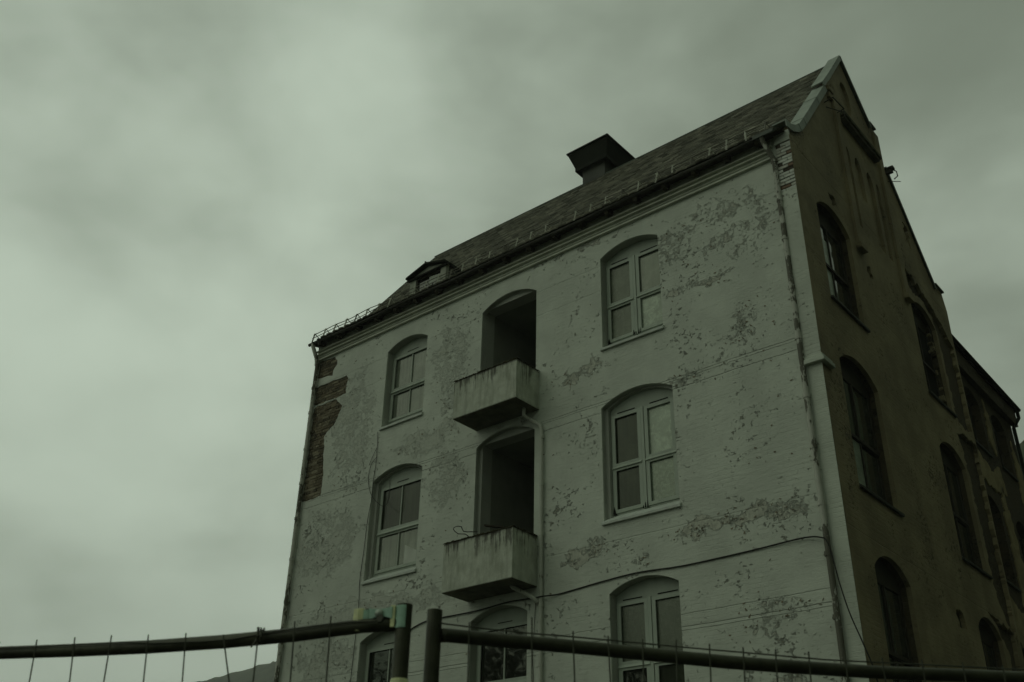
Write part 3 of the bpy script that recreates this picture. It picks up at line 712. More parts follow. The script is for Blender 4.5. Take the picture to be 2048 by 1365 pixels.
concrete_material()
mat('moss', (.030, .028, .014), 1, .05, 0, .6, 14, .02, 30)
def balcony(x0, x1, z0, z1, label, seed):
    yf = 13.76; t = .08; m = MB()
    m.box(x0, x1, yf, yf+t, z0, z1); m.box(x0, x0+t, yf+t+.0005, YF-.003, z0, z1); m.box(x1-t, x1, yf+t+.0005, YF-.003, z0, z1); m.box(x0+t+.0005, x1-t-.0005, yf+t+.0005, YF-.003, z0+.03, z0+.14)
    o = m.build('balcony', 'balcony_concrete', H, bevel=.006, label=label)
    MB().box(x0+.012, x1-.012, yf+.012, YF-.003, z0-.012, z0-.0005).build('underside', 'shade_dark_concrete', o)  # dark sheet, paints the shade beneath the balcony into its colour
    # rough mossy top edge
    rnd = random.Random(seed); v = []; f = []
    def strip(p, q, wdt):
        n = int((Vector(q)-Vector(p)).length/.03); d = (Vector(q)-Vector(p)).normalized(); s = Vector((-d.y, d.x, 0))*wdt
        k0 = len(v)
        for i in range(n+1):
            c = Vector(p).lerp(Vector(q), i/n); h = .022+.018*noise.noise(Vector((c.x*9, c.y*9, seed)))+rnd.uniform(0, .014)
            ww = 1+rnd.uniform(-.1, .22)
            v.extend([(c-s*ww)+Vector((0, 0, -.004)), (c-s*.7*ww)+Vector((0, 0, h)), (c+s*.7*ww)+Vector((0, 0, h*.9)), (c+s*ww)+Vector((0, 0, -.004))])
        for i in range(n):
            for j in range(3): f.append((k0+i*4+j, k0+i*4+j+1, k0+(i+1)*4+j+1, k0+(i+1)*4+j))
    strip((x0-.01, yf+t/2, z1+.002), (x1+.01, yf+t/2, z1+.002), t/2+.012)
    strip((x1-t/2, yf+t, z1+.002), (x1-t/2, YF-.01, z1+.002), t/2+.012)
    strip((x0+t/2, yf+t, z1+.002), (x0+t/2, YF-.01, z1+.002), t/2+.012)
    mm = MB(); mm.add(v, f); mm.build('mossy_rim', 'moss', o)
balcony(-13.45, -11.73, 10.56, 11.42, 'upper concrete balcony with black streaks', 1)
balcony(-13.50, -11.74, 6.93, 7.88, 'lower concrete balcony, paler and less streaked', 4)

# --- pipes
def pipe(name, pts, r, mt, label=None, collars=(), cm=None, n=10):
    m = MB(); m.tube(pts, r, n); o = m.build(name, mt, H, smooth=True, label=label)
    for c in collars:
        k = MB(); k.tube([(c[0], c[1], c[2]-.035), (c[0], c[1], c[2]+.035)], r*1.22, n); k.box(c[0]-r*1.5, c[0]-r*.5, c[1], YF-.003, c[2]-.015, c[2]+.015); k.build('pipe_collar', cm or mt, o)
    return o
def pipe_mat(name, paint, bare, thr):
    m = bpy.data.materials.new(name); m.use_nodes = True; t = NT(m.node_tree); b = t.n['Principled BSDF']
    P = t.new('ShaderNodeNewGeometry').outputs['Position']
    n = t.noise(t.scale3(P, (1, 1, .45)), 9, 9, .72); lf = t.noise(t.scale3(P, (.1, .1, .8)), 1.0, 3, .6)
    k = t.step(t.add(n, t.mul(t.sub(lf, .5), .9)), thr, thr+.02)
    c = t.mix(t.noise(P, 7, 5, .6), tuple(v*.8 for v in paint), tuple(v*1.15 for v in paint))
    t.put(b.inputs['Base Color'], t.mix(k, c, bare)); b.inputs['Roughness'].default_value = .7
    t.put(b.inputs['Normal'], t.bump(t.sub(t.mul(t.noise(P, 40, 4, .6), .4), k), .9, .004)); MATS[name] = m
pipe_mat('pipe_peeling', (.46, .475, .40), (.10, .10, .07), .50)
pipe_mat('pipe_white', (.46, .48, .40), (.14, .13, .09), .66)
py = YF-.075
pipe('downpipe', [(-6.16, YF-.26, 14.56), (-6.16, YF-.26, 14.48), (-6.15, YF-.24, 14.40), (-6.08, YF-.12, 14.14), (-6.055, py, 14.04), (-6.05, py, 12.8), (-6.045, py, 11), (-6.05, py, 9), (-6.04, py, 6.5), (-6.045, py, 3.5), (-6.045, py, .1)], .048, 'pipe_peeling',
     'downpipe at right corner with flaking paint', [(-6.05, py, z) for z in (14.0, 13.1, 12.25, 11.2, 10.2, 9.1, 8.2, 7.25, 6.45, 5.5, 4.6)])
px = XL+.085
pipe('downpipe', [(px-.02, YF-.26, 14.55), (px-.02, YF-.26, 14.46), (px+.0, YF-.12, 14.16), (px+.01, py, 13.95), (px, py, 12), (px, py, 8), (px, py, 4), (px, py, .1)], .052, 'pipe_peeling',
     'downpipe at left corner, mostly bare of paint', [(px, py, z) for z in (14.0, 13.3, 12.6, 11.6, 10.7, 9.8, 8.8, 7.8, 6.8, 5.8)])
m = MB(); m.box(px-.10, px+.09, YF-.46, YF-.28, 14.32, 14.50)
pipe('balcony_drain', [(-11.93, 14.25, 10.60), (-11.93, 14.25, 10.40), (-11.92, YF-.09, 10.36), (-11.66, YF-.07, 10.17), (-11.62, YF-.065, 10.08), (-11.615, YF-.06, 8), (-11.61, YF-.06, 5), (-11.61, YF-.06, .2)], .038, 'pipe_white', 'thin white drainpipe beside the loggias', [(-11.612, YF-.06, z) for z in (9.9, 8.9, 7.9, 6.55, 5.5)])
pipe('balcony_drain', [(-12.10, 14.15, 6.96), (-12.08, 14.2, 6.90), (-11.80, YF-.08, 6.72), (-11.66, YF-.07, 6.60)], .042, 'pipe_white', 'short elbow drain under the lower balcony')
# timber strip beside lower loggia
m = MB(); m.box(-11.825, -11.67, YF-.024, YF-.002, 7.7, 10.28); m.build('render_strip', 'corner_paint', H)

# --- snow guard along the eaves
def guard():
    g = None
    m = MB(); r1 = []; r2 = []
    for i in range(54):
        x = XL-.05+i*.245; r1.append((x, 14.30+.01*math.sin(i*1.3), 14.87+.012*math.sin(i*.9)+.008*noise.noise(Vector((i*.8, 0, 0))))); r2.append((x, 14.27+.01*math.sin(i*1.1), 14.75+.012*math.sin(i*.7)))
    g = MB().tube(r1, .011, 5).build('snow_guard', 'rail_metal', H)
    MB().tube(r2, .010, 5).build('rail', 'rail_metal', g)
    x = -19.2; k = 0
    while x < -6.0:
        j = random.uniform(-.02, .02); lean = random.uniform(-.03, .03)
        MB().tube([(x+j+lean, 14.30, 14.89), (x+j, 14.235, 14.59)], .020, 4).tube([(x+j+lean, 14.30, 14.89), (x+j+.07, 14.50, 14.72)], .013, 4).tube([(x+j-.02, 14.29, 14.87), (x+j+.04, 14.32, 14.89)], .014, 5).build('bracket', 'guard_metal' if k % 4 else 'rail_metal', g)
        x += .41; k += 1
guard()
# second row of guard stubs a little above
# --- dormer
def dormer():
    x0, x1, yd = -15.88, -14.66, 14.50; zb, zt = 14.72, 15.31
    m = MB()
    m.box(x0, x0+.20, yd, yd+.1, zb, zt); m.box(x1-.18, x1, yd, yd+.1, zb, zt)
    m.box(x0, x1, yd+.001, yd+.1, zb-.02, zb+.07)
    m.prism([(x0-.03, zt), (x1+.03, zt), (x1+.03, zt+.03), ((x0+x1)/2, zt+.19), (x0-.03, zt+.03)], 'y', yd, yd+.1)
    m.prism([(yd+.10, zt), (yd+.1, zb), (14.85, 14.98), (15.2, 15.24), (15.26, zt)], 'x', x1-.04, x1, 1)
    m.prism([(yd+.10, zt), (yd+.1, zb), (14.85, 14.98), (15.2, 15.24), (15.26, zt)], 'x', x0, x0+.04, 1)
    o = m.build('dormer', ['dormer_paint', 'dark_paint'], H)
    mid = (x0+x1)/2
    m = MB()
    m.prism([(x0-.06, zt+.01), (x0-.06, zt+.06), (mid, zt+.255), (x1+.07, zt+.06), (x1+.07, zt+.01), (mid, zt+.205)], 'y', yd-.12, 15.55)
    m.prism([(x0-.05, zt+.005), (x0-.05, zt-.035), (x1+.06, zt-.035), (x1+.06, zt+.005)], 'y', yd-.06, yd-.001)
    m.tube([(mid, yd-.13, zt+.262), (mid, 15.55, zt+.262)], .02, 6)
    m.build('dormer_roof', 'cowl_metal', o)
    m = MB(); m.box(x0+.19, x1-.17, yd+.06, yd+.07, zb+.07, zt-.04); m.build('pane', 'pane_dark', o)
    m = MB(); m.box(x0+.20, x1-.18, yd+.02, yd+.10, zt-.06, zt-.001); m.box(x0+.20, x0+.24, yd+.02, yd+.1, zb+.07, zt-.06); m.build('window_frame', 'frame_brown', o)
    m = MB(); nx = 14; a, b = x0+.62, x1-.19
    v = []
    for i in range(nx+1):
        xx = a+(b-a)*i/nx; yy = yd+.045+.008*math.sin(i*2.2)
        v += [(xx, yy, zt-.10-.04*i/nx), (xx, yy, zb+.10+(.12 if i < 4 else .26*(1-i/nx)))]
    m.add(v, [(2*i, 2*i+1, 2*i+3, 2*i+2) for i in range(nx)]); m.build('torn_cloth', 'curtain', o)
    m = MB(); m.prism([(zb, 0)]*0 or [(x0-.02, zb-.06), (x1+.1, zb-.06), (x1+.1, zb-.03), (x0-.02, zb-.03)], 'y', yd-.06, yd-.001); m.build('flashing', 'zinc_dark', o)
dormer()
# --- chimney with metal cowl
def cowl():
    cx, cy, h = -12.82, 18.55, .372
    m = MB(); m.box(cx-h, cx+h, cy-.40, cy+.40, 18.6, 20.08); o = m.build('chimney', 'dark_paint', H)
    def ring(s0, z0, s1, z1, th, mi=0, mb=None):
        v = []
        for (s, z) in ((s0, z0), (s1, z1), (s1-th, z1), (s0-th, z0)):
            v += [(cx-s, cy-s, z), (cx+s, cy-s, z), (cx+s, cy+s, z), (cx-s, cy+s, z)]
        f = []
        for i in range(4):
            for k in range(4): j = (i+1) % 4; f.append((i*4+k, i*4+(k+1) % 4, j*4+(k+1) % 4, j*4+k))
        mb.add(v, f, mi)
    m = MB(); ring(.53, 19.70, .53, 19.82, .02, 0, m); ring(.53, 19.82, .655, 20.20, .02, 0, m); m.build('cowl_skirt', 'cowl_metal', o)
    m = MB(); m.box(cx-.705, cx+.705, cy-.705, cy+.705, 20.28, 20.32); m.box(cx-.655, cx+.655, cy-.655, cy+.655, 20.205, 20.275)
    m.add([(cx-.70, cy-.70, 20.321), (cx+.70, cy-.70, 20.321), (cx+.70, cy+.70, 20.321), (cx-.70, cy+.70, 20.321), (cx, cy, 20.36)], [(0,1,4),(1,2,4),(2,3,4),(3,0,4),(3,2,1,0)])
    m.build('cowl_top', 'cowl_metal', o)
    for sx in (-1, 1):
        for sy in (-1, 1): MB().tube([(cx+sx*.37, cy+sy*.39, 19.82), (cx+sx*.52, cy+sy*.52, 19.77)], .014, 5).build('cowl_strut', 'cowl_metal', o)
    m = MB(); m.box(cx-h-.03, cx+h+.03, cy-.43, cy-.402, 18.6, 18.98); m.build('flashing', 'zinc_dark', o)
cowl()

# --- gable windows
def gwin(w, broken=False, light=False):
    u0, u1, w0, w1, rise = w; x = XR-.18; tr = w0+(w1-w0)*.47
    o0 = arch(u0+.002, u1-.002, w0+.002, w1, rise-.004); a, c, b, d = u0+.09, u1-.09, w0+.10, w1-.12
    holes = [[(a, b), (c, b), (c, tr-.04), (a, tr-.04)], [(a, tr+.04), (c, tr+.04), (c, d), (a, d)]]
    fr = sheet('window', 'frame_brown', H, o0, holes, 'x', x, x-.05)
    for hq in holes:
        m = MB(); m.box(x-.03, x-.022, hq[0][0]+.002, hq[1][0]-.002, hq[0][1]+.002, hq[2][1]-.002)
        m.build('pane', 'slot_dark' if broken else 'pane_gable', fr)
        m = MB(); mid = (a+c)/2; m.box(x-.021, x+.012, mid-.02, mid+.02, hq[0][1]+.002, hq[2][1]-.002); m.build('glazing_bar', 'frame_brown', fr)
    if light:
        m = MB(); m.box(x-.021, x-.012, a+.004, (a+c)/2-.024, b+.004, (tr-.045 if w0 < 10 else d-.32)); m.build('board', 'pane_frost', fr)
    m = MB(); m.box(x+.001, x+.03, a-.03, c+.03, tr-.03, tr+.03); m.build('transom', 'frame_brown', fr)
    m = MB(); m.box(XR+.002, XR+.05, u0-.02, u1+.10, w0-.055, w0-.01); m.box(x-.05, XR+.001, u0+.003, u1-.003, w0-.0, w0+.03); m.build('sill', 'dark_paint', fr)
    if broken:
        rr = random.Random(5); zz = w0+.10
        while zz < w1+.05:
            hh = rr.choice((.075, .15, .075)); dp = rr.uniform(.02, .16)
            m = MB(); m.box(XR-.20-rr.uniform(0, .06), XR-.086-rr.uniform(.0, .05), u1-dp, u1-.003, zz, zz+hh-.012)
            m.build('broken_masonry', 'gable_plaster' if rr.random() < .6 else 'gable_brick', fr, bevel=.01); zz += hh
def blob(c, r, seed):
    bm = bmesh.new(); bmesh.ops.create_icosphere(bm, subdivisions=2, radius=1)
    vs = []
    for v in bm.verts:
        n = 1+.45*noise.noise(v.co*1.6+Vector((seed*3.1, 0, 0))); vs.append((c[0]+v.co.x*r[0]*n, c[1]+v.co.y*r[1]*n, c[2]+v.co.z*r[2]*n))
    fs = [tuple(x.index for x in f.verts) for f in bm.faces]; bm.free(); return vs, fs
for i, w in enumerate(GW): gwin(w, i == 1, i in (0, 2))

# ================================================================== REAR WING
WX = -6.1
WG = empty('rear_wing', (-9.5, 25.4, 0), 'dark lower wing of bare stained brick behind the gabled house at far right', 'building')
wy0, wy1 = 22.80, 28.05
ww = [(24.0,25.2,11.72,13.1,.2),(26.1,27.2,11.72,13.1,.2),(23.75,24.95,8.33,10.15,.25),(26.1,27.2,8.33,10.15,.25),(23.75,24.95,4.6,6.6,.25),(26.1,27.2,4.6,6.6,.25)]
wwall = sheet('wall', 'wing_wall', WG, [(wy0, 0), (wy1, 0), (wy1, 14.0), (wy0, 14.0)], [arch(*w) for w in ww], 'x', WX, WX-.3)
remn = [rough_poly(p, .15, .07, 40+i*1.7) for i, p in enumerate([[(22.9,4),(23.5,4),(23.6,7.4),(23.35,8.6),(23.5,10.2),(23.2,11.0),(22.9,9)],[(25.1,7.3),(25.9,7.0),(25.8,9.6),(25.5,11.3),(25.2,10)],[(27.35,8.5),(27.9,8.2),(27.9,12),(27.5,12.9),(27.3,11)],[(23.6,6.9),(26.0,6.9),(25.9,7.9),(24.8,7.7),(23.7,8.1)],[(23.3,10.9),(24.2,10.75),(25.2,10.7),(25.9,10.9),(25.7,11.55),(24.9,11.2),(24.2,11.5),(23.6,11.7)],[(25.4,12.0),(25.8,11.9),(25.85,13.0),(25.55,13.3)],[(27.3,6.8),(27.8,6.9),(27.75,7.9),(27.4,8.1)],[(25.05,4),(25.9,4),(25.9,6.7),(25.2,6.5)]])]
for pgn in remn: MB().prism(pgn, 'x', WX+.001, WX+.03).build('plaster_remnant', 'wing_plaster', WG)
for w in ww:
    u0, u1, w0, w1, rise = w
    fr = sheet('window', 'frame_brown', WG, arch(u0+.003, u1-.003, w0+.003, w1, rise-.01), [[(u0+.08, w0+.1), (u1-.08, w0+.1), (u1-.08, w1-.05), (u0+.08, w1-.05)]], 'x', WX-.2, WX-.25)
    MB().box(WX-.24, WX-.23, u0+.082, u1-.082, w0+.102, w1-.052).build('pane', 'pane_dark', fr)
    MB().box(WX-.225, WX-.205, (u0+u1)/2-.02, (u0+u1)/2+.02, w0+.1, w1-.05).build('glazing_bar', 'frame_brown', fr)
    MB().box(WX+.002, WX+.05, u0-.03, u1+.06, w0-.06, w0-.01).build('sill', 'dark_paint', fr)
m = MB(); m.box(WX-6.5, WX-.302, wy1-.3, wy1, 0, 14.0); m.build('end_wall', 'wing_wall', WG)
m = MB(); m.prism([(WX+.14, 14.02), (WX+.14, 14.22), (WX-3.5, 16.0), (WX-3.5, 15.8), (WX-.1, 14.02)], 'y', wy0-.02, wy1+.32)
wr = m.build('roof', 'roof_deck', WG)
MB().prism([(WX+.142, 14.0), (WX+.165, 14.0), (WX+.165, 14.24), (WX+.142, 14.24)], 'y', wy0, wy1+.34).build('fascia', 'cowl_metal', wr)
MB().tube([(WX+.22, wy0, 14.10), (WX+.22, wy1+.33, 14.08)], .06, 8).build('gutter', 'cowl_metal', wr)
MB().box(WX+.002, WX+.14, wy0, wy1+.2, 13.55, 14.018).build('eaves_box', 'wing_wall', wr)
MB().tube([(WX+.20, wy1+.2, 14.05), (WX+.20, wy1+.2, 13.8), (WX+.07, wy1-.05, 13.45), (WX+.06, wy1-.06, .1)], .05, 8).build('downpipe', 'cowl_metal', WG)

# ================================================================== CABLES, WIRES, DEBRIS
def cable(pts, r, name, label, cat, mt='cable_black', sm=4):
    P = [Vector(p) for p in pts]; out = []
    for i in range(len(P)-1):
        p0, p1, p2, p3 = P[max(i-1, 0)], P[i], P[i+1], P[min(i+2, len(P)-1)]
        for j in range(sm):
            t = j/sm; out.append(.5*((2*p1)+(p2-p0)*t+(2*p0-5*p1+4*p2-p3)*t*t+(-p0+3*p1-3*p2+p3)*t**3))
    out.append(P[-1]); o = MB().tube(out, r, 6).build(name, mt); return tag(o, label, cat)
yc = YF-.02
cable([(-15.35,yc,6.42),(-15.15,yc,6.52),(-14.95,yc,6.62),(-14.6,yc,6.70),(-14.22,yc,6.71),(-13.2,YF-.03,6.70),(-12.4,YF-.04,6.74),(-11.80,YF-.05,6.71),(-11.55,YF-.11,6.69),(-11.2,yc,6.70),(-10.3,yc,6.76),(-9.5,yc,6.79),(-8.6,yc,6.745),(-7.4,yc,6.76),(-6.4,YF-.05,6.78),(-6.05,YF-.14,6.68)],
      .013, 'cable', 'long black cable strung across the white front wall above the lower windows', 'cable')
cable([(-6.05,YF-.14,6.68),(-5.98,YF-.16,6.52),(-5.90,YF-.16,5.95),(-5.82,YF-.14,5.5),(-5.70,YF-.10,5.05),(-5.62,YF-.02,4.6),(-5.60,YF+.02,3.8),(-5.60,YF+.05,1.0)],
      .010, 'cable', 'thin black cable hanging slack down past the right-hand corner of the house', 'cable')
cable([(-16.56,yc,11.39),(-16.52,yc,10.68),(-16.56,yc,10.2),(-16.55,yc,9.84),(-16.63,yc,9.25),(-16.66,yc,8.56),(-16.70,yc,7.9),(-16.66,yc,7.3),(-16.68,yc,6.2),(-16.72,yc,5.2)],
      .0065, 'wire', 'thin wire hanging straight down beside the two left-hand windows', 'wire')
cable([(-16.52,yc,10.75),(-16.68,yc,10.6),(-16.74,yc,10.3),(-16.66,yc,9.98),(-16.52,YF-.04,9.78),(-16.34,YF-.05,9.60),(-16.12,YF-.04,9.46),(-16.0,YF-.03,9.55),(-15.98,YF-.02,9.80),(-16.0,YF-.02,10.05)],
      .006, 'wire', 'curled loose loop of wire dangling over the middle left window', 'wire')
cable([(-16.53,yc,11.0),(-16.62,yc,10.86),(-16.70,yc,10.72),(-16.76,yc,10.60)], .005, 'wire', 'short stray wire end above the middle left window', 'wire')
cable([(-11.76,yc,6.69),(-11.79,yc,6.3),(-11.80,yc,6.05),(-11.84,yc,5.79),(-11.80,yc,5.3),(-11.80,yc,4.6)], .005, 'wire', 'thin wire hanging beside the drainpipe under the lower balcony', 'wire')
cable([(-12.90,13.83,7.93),(-13.02,13.84,8.02),(-13.22,13.86,8.07),(-13.36,13.86,8.19),(-13.30,13.86,8.23),(-13.15,13.86,8.20),(-13.08,13.86,8.09),(-12.85,13.84,8.03),(-12.70,13.84,8.0)], .009, 'bent_wire', 'bent wire loop sticking out over the rim of the lower balcony', 'wire', sm=2)
o = MB().box(-12.55, -12.08, 13.80, 13.87, 7.93, 7.965).build('plank', 'wood_dark'); o.rotation_euler = (0, math.radians(14), .1); tag(o, 'short dark broken plank lying on the rim of the lower balcony', 'plank'); o.location = (-12.50, 13.80, 8.06)

# ================================================================== TEMPORARY FENCE
KF = .867
def fpt(azd, eld, hh):
    d = hh/math.tan(math.radians(eld)); a = math.radians(azd); return (math.sin(a)*d, math.cos(a)*d, 1.6+hh)
hR = .65
GRP = 'site fence panels across the foreground'
def fence(name, label, rail, post, ptop, wires, wtop, upper, wirelen=1.9):
    base = Vector((post[0], post[1], 0)); root = empty(name, base, label, 'fence panel', None)
    MB().tube([(post[0], post[1], .08), (post[0], post[1], ptop)], .0205, 18).build('post', 'galvanised', root, smooth=False)
    MB().tube(rail, .0185, 16).build('rail', 'galvanised', root, smooth=True)
    for (p, bend) in wires:
        top = Vector(p); pts = [top]
        for k in range(1, 8):
            zz = top.z-k*.27; pts.append(Vector((top.x+bend*(math.sin(min(k, 2.5)*.6))*.05, top.y+bend*.02*math.sin(k*.9), zz)))
        MB().tube(pts, .0022, 6).build('mesh_wire', 'wire_steel', root)
    MB().tube(upper, .0022, 6).build('mesh_wire', 'wire_steel', root)
    for hh in (.26, .55, .85, 1.15, 1.45, 1.75):
        MB().tube([(q[0], q[1], 2.2-hh) for q in (rail[0], rail[-1])], .0022, 5).build('mesh_wire', 'wire_steel', root)
    MB().tube([(rail[0][0], rail[0][1], .2), (rail[-1][0], rail[-1][1], .2)], .0185, 12).build('bottom_rail', 'galvanised', root)
    for e in (post,): MB().box(e[0]-.35, e[0]+.35, e[1]-.11, e[1]+.11, -.01, .13).build('foot_block', 'mortar', root, bevel=.02)
    return root
# az / el angles of the fence line as surveyed from the street
def lineat(A, B, azd):
    """point on plan line AB at azimuth"""
    a = math.radians(azd); dx, dy = B[0]-A[0], B[1]-A[1]; s, c = math.sin(a), math.cos(a)
    t = (A[1]*s-A[0]*c)/(dx*c-dy*s); return (A[0]+dx*t, A[1]+dy*t, A[2]+(B[2]-A[2])*t)
LB = fpt(-46.92, 13.82, hR); LA = fpt(-66.55, 10.7, hR)
LAA = tuple(Vector(LB)+(Vector(LA)-Vector(LB))*1.35)
def tops(A, B, L, off=.985, ):
    out = []
    for azd, el, bend in L:
        q = lineat(A, B, azd); q = (q[0]*off, q[1]*off); d = math.hypot(*q); out.append(((q[0], q[1], 1.6+d*math.tan(math.radians(el))), bend))
    return out
lw = tops(LAA, LB, [(-68.3,10.95,0),(-66.7,11.2,.4),(-65.04,11.49,.6),(-63.31,11.79,1.0),(-61.59,12.07,.4),(-59.8,12.27,.8),(-57.94,12.51,.9),(-56.04,12.6,2.6),(-54.23,13.12,.3),(-52.37,13.56,.4),(-50.46,13.94,.3)])
lup = [q for q, _ in tops(LAA, LB, [(-69.5,10.5,0),(-66.61,10.91,0),(-64.96,11.16,0),(-63.23,11.46,0),(-60.87,11.8,0),(-59.64,11.86,0),(-57.15,12.16,0),(-55.5,12.42,0),(-53.61,12.9,0),(-53.1,13.02,0),(-51.0,13.44,0),(-49.38,13.70,0),(-48.0,13.82,0)], .991)]
lpost = (math.sin(math.radians(-46.45))*2.655, math.cos(math.radians(-46.45))*2.655)
lrail = [LAA]+[q for q, _ in tops(LAA, LB, [(-66.55,10.7,0),(-63.17,11.18,0),(-59.61,11.69,0),(-55.99,12.25,0),(-52.28,12.87,0),(-48.64,13.55,0)], 1)]+[(lpost[0], lpost[1], LB[2])]
fence('mesh_fence', 'galvanised mesh fence panel on the left, its rail rising to the clamp', lrail, lpost, 1.6+2.655*math.tan(math.radians(14.75)), lw, .05, lup)
RA = fpt(-44.39, 13.27, hR); RB = fpt(-14.35, 10.56, hR)
RBB = tuple(Vector(RA)+(Vector(RB)-Vector(RA))*1.5)
rpost = (math.sin(math.radians(-44.75))*2.745, math.cos(math.radians(-44.75))*2.745)
rwl = [(-42.79,13.97,.1),(-39.3,14.3,.1),(-37.01,13.61,.2),(-35.07,13.38,.2),(-33.19,13.19,-.1),(-31.37,13.12,-.2),(-29.58,12.9,-.3),(-27.81,12.68,-.3),(-26.12,12.53,-.4),(-24.43,12.35,-.3),(-22.6,12.1,-.2),(-20.8,11.9,0),(-18.9,11.7,0),(-17.0,11.45,0),(-15.2,11.2,0),(-13.3,11.0,0)]
rw = tops(RA, RBB, rwl)
rup = [q for q, _ in tops(RA, RBB, [(-44.43,13.87,0),(-41.91,13.66,0),(-39.4,13.47,0),(-37.01,13.32,0),(-30.64,12.72,0),(-23.64,11.92,0),(-14.27,10.93,0),(-10,10.4,0)], .991)]
rrail = [(rpost[0]+.012, rpost[1]+.014, RA[2]-.004)]+[q for q, _ in tops(RA, RBB, [(-44.0,13.25,0),(-41.06,13.08,0),(-38.28,12.9,0),(-35.53,12.68,0),(-31.47,12.27,0),(-28.83,11.97,0),(-26.24,11.71,0),(-21.25,11.21,0),(-14.35,10.56,0),(-10,10.0,0)], 1)]
fence('mesh_fence', 'galvanised mesh fence panel on the right, running out past the house corner', rrail, rpost, 1.6+2.745*math.tan(math.radians(14.53)), rw, .05, rup)

def clamp():
    c = empty('fence_clamp', (lpost[0], lpost[1], LB[2]-.01), 'worn teal and yellow-green clamp bolting the left fence rail to its post', 'clamp')
    d = (Vector(LAA)-Vector(lpost+(LB[2],))); d.z = 0; d.normalize()            # along the rail, away from the post
    cam = Vector((0, 0, 0)); nrm = Vector((-d.y, d.x, 0)); 
    if nrm.dot(Vector((lpost[0], lpost[1], 0))) > 0: nrm = -nrm                  # towards the street
    o = Vector((lpost[0], lpost[1], LB[2])); up = Vector((0, 0, 1))
    def pr(m, pts, h0, h1, mi=0):
        """outline in (along, out) plane, extruded vertically"""
        v = [o+d*a+nrm*b+up*h0 for a, b in pts]+[o+d*a+nrm*b+up*h1 for a, b in pts]; n = len(pts)
        m.add(v, [tuple(range(n))[::-1], tuple(range(n, 2*n))]+[(i, (i+1) % n, n+(i+1) % n, n+i) for i in range(n)], mi)
    # sleeve round the post
    m = MB(); pts = []
    for k in range(13):
        a = math.radians(15+k*9.5); pts.append((.0232*math.cos(a), .0232*math.sin(a)))
    inner_ = [(x*.86, y*.86) for x, y in pts[::-1]]
    pr(m, pts+inner_, -.014, .044); m.build('sleeve', ['clamp_teal'], c, bevel=.0012)
    m = MB(); pr(m, [(.021, .008), (.029, .012), (.027, .024), (.015, .0225)], -.012, .044); m.build('sleeve_edge', 'clamp_yellow', c, bevel=.001)
    # sleeve at the rail
    m = MB(); pr(m, [(.102, .018), (.102, .030), (.116, .034), (.132, .030), (.132, .018)], -.018, .040); m.build('sleeve', 'clamp_yellow', c, bevel=.0015)
    m = MB(); pr(m, [(.088, .020), (.088, .027), (.103, .031), (.103, .020)], -.010, .036); m.build('sleeve', 'clamp_teal', c, bevel=.0015)
    # arched web with the bolt
    m = MB(); n = 12; v = []
    for k in range(n+1):
        t = k/n; a = .022+.068*t; hb = .009+.008*math.sin(math.pi*t); ht = .040-.004*math.sin(math.pi*t)
        for b in (.014, .026): v += [o+d*a+nrm*b+up*hb, o+d*a+nrm*b+up*ht]
    f = []
    for k in range(n):
        q = 4*k; f += [(q, q+1, q+5, q+4), (q+2, q+6, q+7, q+3), (q+1, q+3, q+7, q+5), (q, q+4, q+6, q+2)]
    f += [(0, 2, 3, 1), (4*n, 4*n+1, 4*n+3, 4*n+2)]
    m.add(v, f); m.build('web', 'clamp_teal', c)
    bm = bmesh.new(); bmesh.ops.create_uvsphere(bm, u_segments=14, v_segments=8, radius=.0125)
    m = MB(); ctr = o+d*.058+nrm*.026+up*.024
    m.add([ctr+Vector((v.co.x, v.co.y, v.co.z*.9)) for v in bm.verts], [tuple(q.index for q in f.verts) for f in bm.faces]); bm.free()
    m.build('bolt', 'bolt_steel', c, smooth=True)
    m = MB(); m.tube([o+d*.052+nrm*.012+up*.010, o+d*.052+nrm*.034+up*.010], .010, 6); m.build('nut', 'wire_steel', c)
    m = MB(); m.tube([o+d*.097+nrm*.022+up*.032, o+d*.097+nrm*.022+up*.040], .004, 8); m.build('pin', 'gutter_metal', c, smooth=True)
clamp()
def clamp2():
    z1 = 1.6+.512; a = Vector((lpost[0], lpost[1], 0)); b = Vector((rpost[0], rpost[1], 0)); c = empty('fence_clamp', (a.x, a.y, z1-.05), 'yellow-green clamp joining the two fence posts at the bottom edge', 'clamp')
    for p, mt in ((a, 'clamp_yellow'), (b, 'clamp_yellow')):
        m = MB(); m.tube([(p.x, p.y, z1-.06), (p.x, p.y, z1-.012), (p.x, p.y, z1)], [.0245, .0245, .0215], 16); m.build('sleeve', mt, c, smooth=False)
    d = (b-a).normalized(); n = Vector((-d.y, d.x, 0)); n = -n if n.dot(a) > 0 else n
    mid = (a+b)/2; m = MB(); m.tube([mid+n*.0+Vector((0, 0, z1-.055)), mid+Vector((0, 0, z1-.012)), mid+Vector((0,0,z1-.004))], [.018, .018, .012], 10); m.build('web', 'clamp_teal', c)
clamp2()
# twisted tie holding the mesh to the left rail
q = tops(LAA, LB, [(-54.1, 12.75, 0)], .99)[0][0]
m = MB(); P0 = Vector(q); side = Vector((q[1], -q[0], 0)).normalized(); pts = []
for k in range(15):
    a = k*.9; pts.append(P0+side*(.004*k/3-.01)+Vector((0, 0, .022*math.cos(a)-.004))+Vector((-q[0], -q[1], 0)).normalized()*(.022*math.sin(a)))
pts += [P0+side*(-.02)+Vector((0, 0, -.035))]
o = m.tube(pts, .0022, 6).build('wire_tie', 'wire_steel'); tag(o, 'twisted wire tie wound round the left fence rail', 'wire tie')

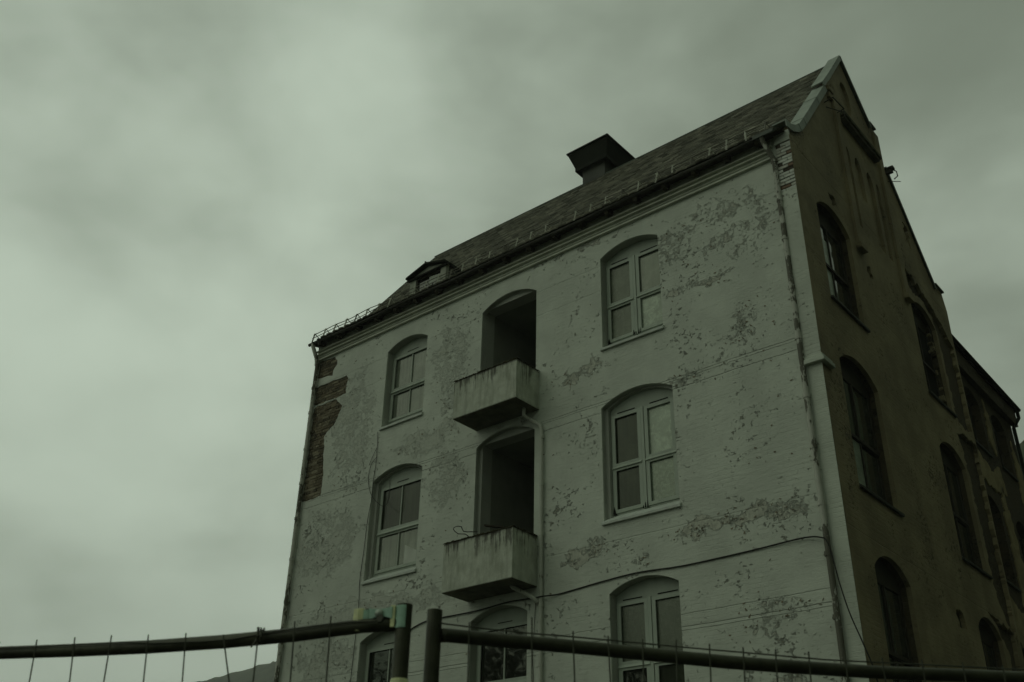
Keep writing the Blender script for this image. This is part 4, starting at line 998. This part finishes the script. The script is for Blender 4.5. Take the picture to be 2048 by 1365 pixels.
# ================================================================== TREES ACROSS THE STREET (mirrored in the lower panes)
def tree(x, y, h, cr, seed, label):
    rnd = random.Random(seed); root = empty('tree', (x, y, 0), label, 'tree', 'trees across the street' if y < 0 else 'added unseen trees shading the gable')
    m = MB(); base = Vector((x, y, 0)); m.tube([base, base+Vector((.1, 0, h*.3)), base+Vector((.2, .2, h*.62)), base+Vector((0, .1, h*.9))], [h*.02, h*.016, h*.01, .03], 9)
    tips = []
    for i in range(16):
        t = rnd.uniform(.28, .85); a = rnd.uniform(0, 6.28); s = base+Vector((.1, .1, h*t)); L = cr*(1.15-t*.6)*rnd.uniform(.6, 1)
        e = s+Vector((math.cos(a)*L, math.sin(a)*L, L*rnd.uniform(.3, .8))); mid_ = s.lerp(e, .5)+Vector((0, 0, .2)); m.tube([s, mid_, e], [.09, .05, .02], 6); tips += [e, mid_]
    m.build('trunk', 'bark', root)
    v = []; f = []
    for e in tips+[base+Vector((0, 0, h*.95))]:
        for k in range(260):
            d = Vector((rnd.gauss(0, 1), rnd.gauss(0, 1), rnd.gauss(0, .75)))*cr*.24; p = e+d; s = rnd.uniform(.08, .17)
            A = Vector((rnd.gauss(0, 1), rnd.gauss(0, 1), rnd.gauss(0, 1))).normalized()*s; B = A.orthogonal().normalized()*s*.7
            k0 = len(v); v += [p-A, p+B, p+A, p-B]; f.append((k0, k0+1, k0+2, k0+3))
    mm = MB(); mm.v = [tuple(q) for q in v]; mm.f = f; mm.m = [0]*len(f); mm.build('crown', 'leaf', root)
for i, (x, y, h, cr, lb) in enumerate([(-27, -13, 15, 5.0, 'tall broad tree across the street, nearest the house'), (-35, -10, 14, 4.6, 'rounder leafy tree across the street, second from the house'), (-44, -13, 14.5, 5, 'leafy tree across the street, third along'), (-53, -10, 13, 5, 'farthest and lowest leafy tree across the street')]): tree(x, y, h, cr, i+3, lb)

# ================================================================== AIR
def volume_mat(name, dens, col):
    m = bpy.data.materials.new(name); m.use_nodes = True; t = NT(m.node_tree); t.n.clear()
    o = t.new('ShaderNodeOutputMaterial'); v = t.new('ShaderNodeVolumePrincipled')
    v.inputs['Color'].default_value = (*col, 1); v.inputs['Density'].default_value = dens; v.inputs['Anisotropy'].default_value = 0.0
    t.l.new(v.outputs[0], o.inputs['Volume']); MATS[name] = m
volume_mat('haze_air', .0007, (.97, .985, .96))
m = MB(); m.box(-1700, 900, -700, 1300, -4, 215); o = m.build('haze', 'haze_air', org=Vector()); o['kind'] = 'stuff'

for i, (x, y, h, cr, lb) in enumerate([(4.6, 16.5, 9.5, 3.2, 'added unseen leafy tree shading the gable, nearer the street'), (5.4, 25, 10.5, 3.6, 'added unseen leafy tree shading the gable, farther from the street')]):  # out-of-view trees added to darken the lower gable
    tree(x, y, h, cr, i+20, lb)
